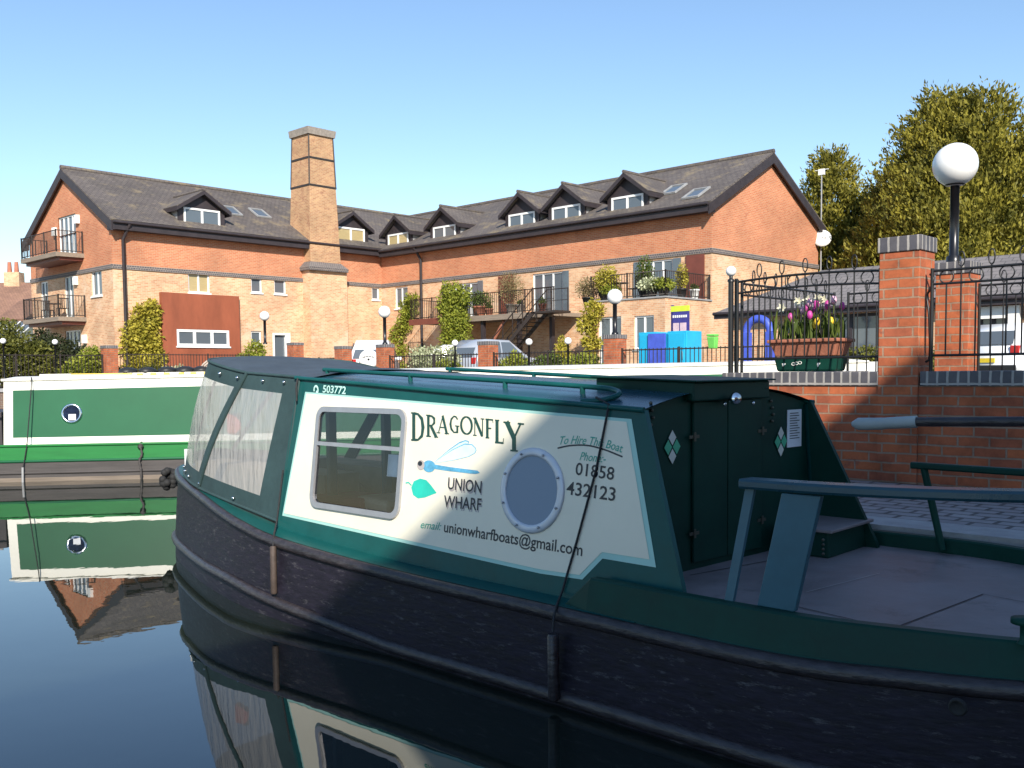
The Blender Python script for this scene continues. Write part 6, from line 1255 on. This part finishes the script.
# ------------------------------------------------------------------ old houses in the distance at the left
def house(label, u0, u1, D, zg, ze, zr_, wallm, roofm, depth=7, chim=None):
    x0, x1 = (u0-512)/FPX*D, (u1-512)/FPX*D; t = Thing('old_house', label, 'house', ((x0+x1)/2, D, GZ), WLD, 'old houses beyond the left gable')
    mb = MB(); mb.box(x0, x1, D, D+depth, zg, ze); t.part('wall', mb, M[wallm]); mb = MB(); slab(mb, (x0-.3, D-.3, ze-.1), (x1+.3, D-.3, ze-.1), (x1+.3, D+depth/2, zr_), (x0-.3, D+depth/2, zr_), .15); slab(mb, (x1+.3, D+depth+.3, ze-.1), (x0-.3, D+depth+.3, ze-.1), (x0-.3, D+depth/2, zr_), (x1+.3, D+depth/2, zr_), .15)
    mb.poly([(x1, D, ze), (x1, D+depth, ze), (x1, D+depth/2, zr_-.1)]); mb.poly([(x0, D+depth, ze), (x0, D, ze), (x0, D+depth/2, zr_-.1)]); rf = t.part('roof', mb, M[roofm])
    if chim:
        cx_ = (chim-512)/FPX*(D+depth/2); mb = MB(); mb.box(cx_-.5, cx_+.6, D+depth/2-.4, D+depth/2+.4, zr_-.6, zr_+.7); c_ = t.part('chimney', mb, M['brick_low'], par=rf); mb = MB()
        for k in (-.25, .25): mb.lathe((cx_+k, D+depth/2, zr_+.7), [(.17, 0), (.13, .75), (.001, .75)], 10)
        t.part('chimney_pot', mb, M['terracotta'], par=rf)
    p2 = Pl((0, D, 0), (1, 0, 0), (0, -1, 0)); window(t, p2, x0+(x1-x0)*.7, x0+(x1-x0)*.7+.9, zg+(ze-zg)*.45, zg+(ze-zg)*.85, d=.02)
house('old brown-roofed house with a chimney and two pots at the far left', -40, 24, 66, GZ, 5.4, 8.3, 'render', 'tile_red', chim=19)
house('lower white cottage in front of the brown-roofed house at the far left', 8, 27, 58, GZ, 5.1, 6.3, 'render', 'tile_red', 5)
t_ = Thing('conservatory', 'glazed blue-grey conservatory roof above the hedge at the far left', 'conservatory', ((8-512)/FPX*52, 52, GZ), WLD); x0, x1 = (-14-512)/FPX*52, (26-512)/FPX*52
mb = MB(); mb.box(x0, x1, 52, 55, GZ, 3.7); t_.part('wall', mb, M['white_upvc']); mb = MB(); slab(mb, (x0, 51.8, 3.75), (x1, 51.8, 3.75), (x1, 53.5, 4.55), (x0, 53.5, 4.55), .05); mb.poly([(x1, 51.8, 3.7), (x1, 55.2, 3.7), (x1, 53.5, 4.5)]); t_.part('glass_roof', mb, M['glass']); mb = MB()
for k in range(6): x = x0+(x1-x0)*k/5; mb.tube([(x, 51.8, 3.8), (x, 53.5, 4.6)], .04, 5)
t_.part('glazing_bars', mb, M['white_upvc'])
# ------------------------------------------------------------------ the tall wharf building across the end of the basin, whose shade falls over the stern
WB = Thing('wharf_building', 'tall brick wharf building across the basin end behind the viewer', 'building', (14, -3, GZ)); wf = Pl((13.6, 0, 0), (0, 1, 0), (-1, 0, 0)); EV = 10.2
hs = [(y, y+1.2, z, z+1.5) for z in (2.2, 5.0, 7.4) for y in (-12, -9.2, -6.4, -3.6, -.8)]
mb = MB(); wf.wall(mb, -13, 1.5, .9, EV, hs, .12); mb.poly([(13.6, -13, .9), (24, -13, .9), (24, -13, EV), (13.6, -13, EV)]); mb.poly([(24, 1.5, .9), (13.6, 1.5, .9), (13.6, 1.5, EV), (24, 1.5, EV)]); mb.poly([(24, -13, .9), (24, 1.5, .9), (24, 1.5, EV), (24, -13, EV)]); WB.part('wall', mb, M['brick_top'])
mb = MB(); slab(mb, (13.5, -13.3, EV+.06), (13.5, 1.8, EV+.06), (18.8, 1.8, EV+2.6), (18.8, -13.3, EV+2.6)); slab(mb, (24.1, 1.8, EV+.06), (24.1, -13.3, EV+.06), (18.8, -13.3, EV+2.6), (18.8, 1.8, EV+2.6)); mb.poly([(13.6, 1.5, EV), (24, 1.5, EV), (18.8, 1.5, EV+2.5)][::-1]); mb.poly([(13.6, -13, EV), (24, -13, EV), (18.8, -13, EV+2.5)]); WB.part('roof', mb, M['slate'])
for h in hs: window(WB, wf, *h, cols=2)
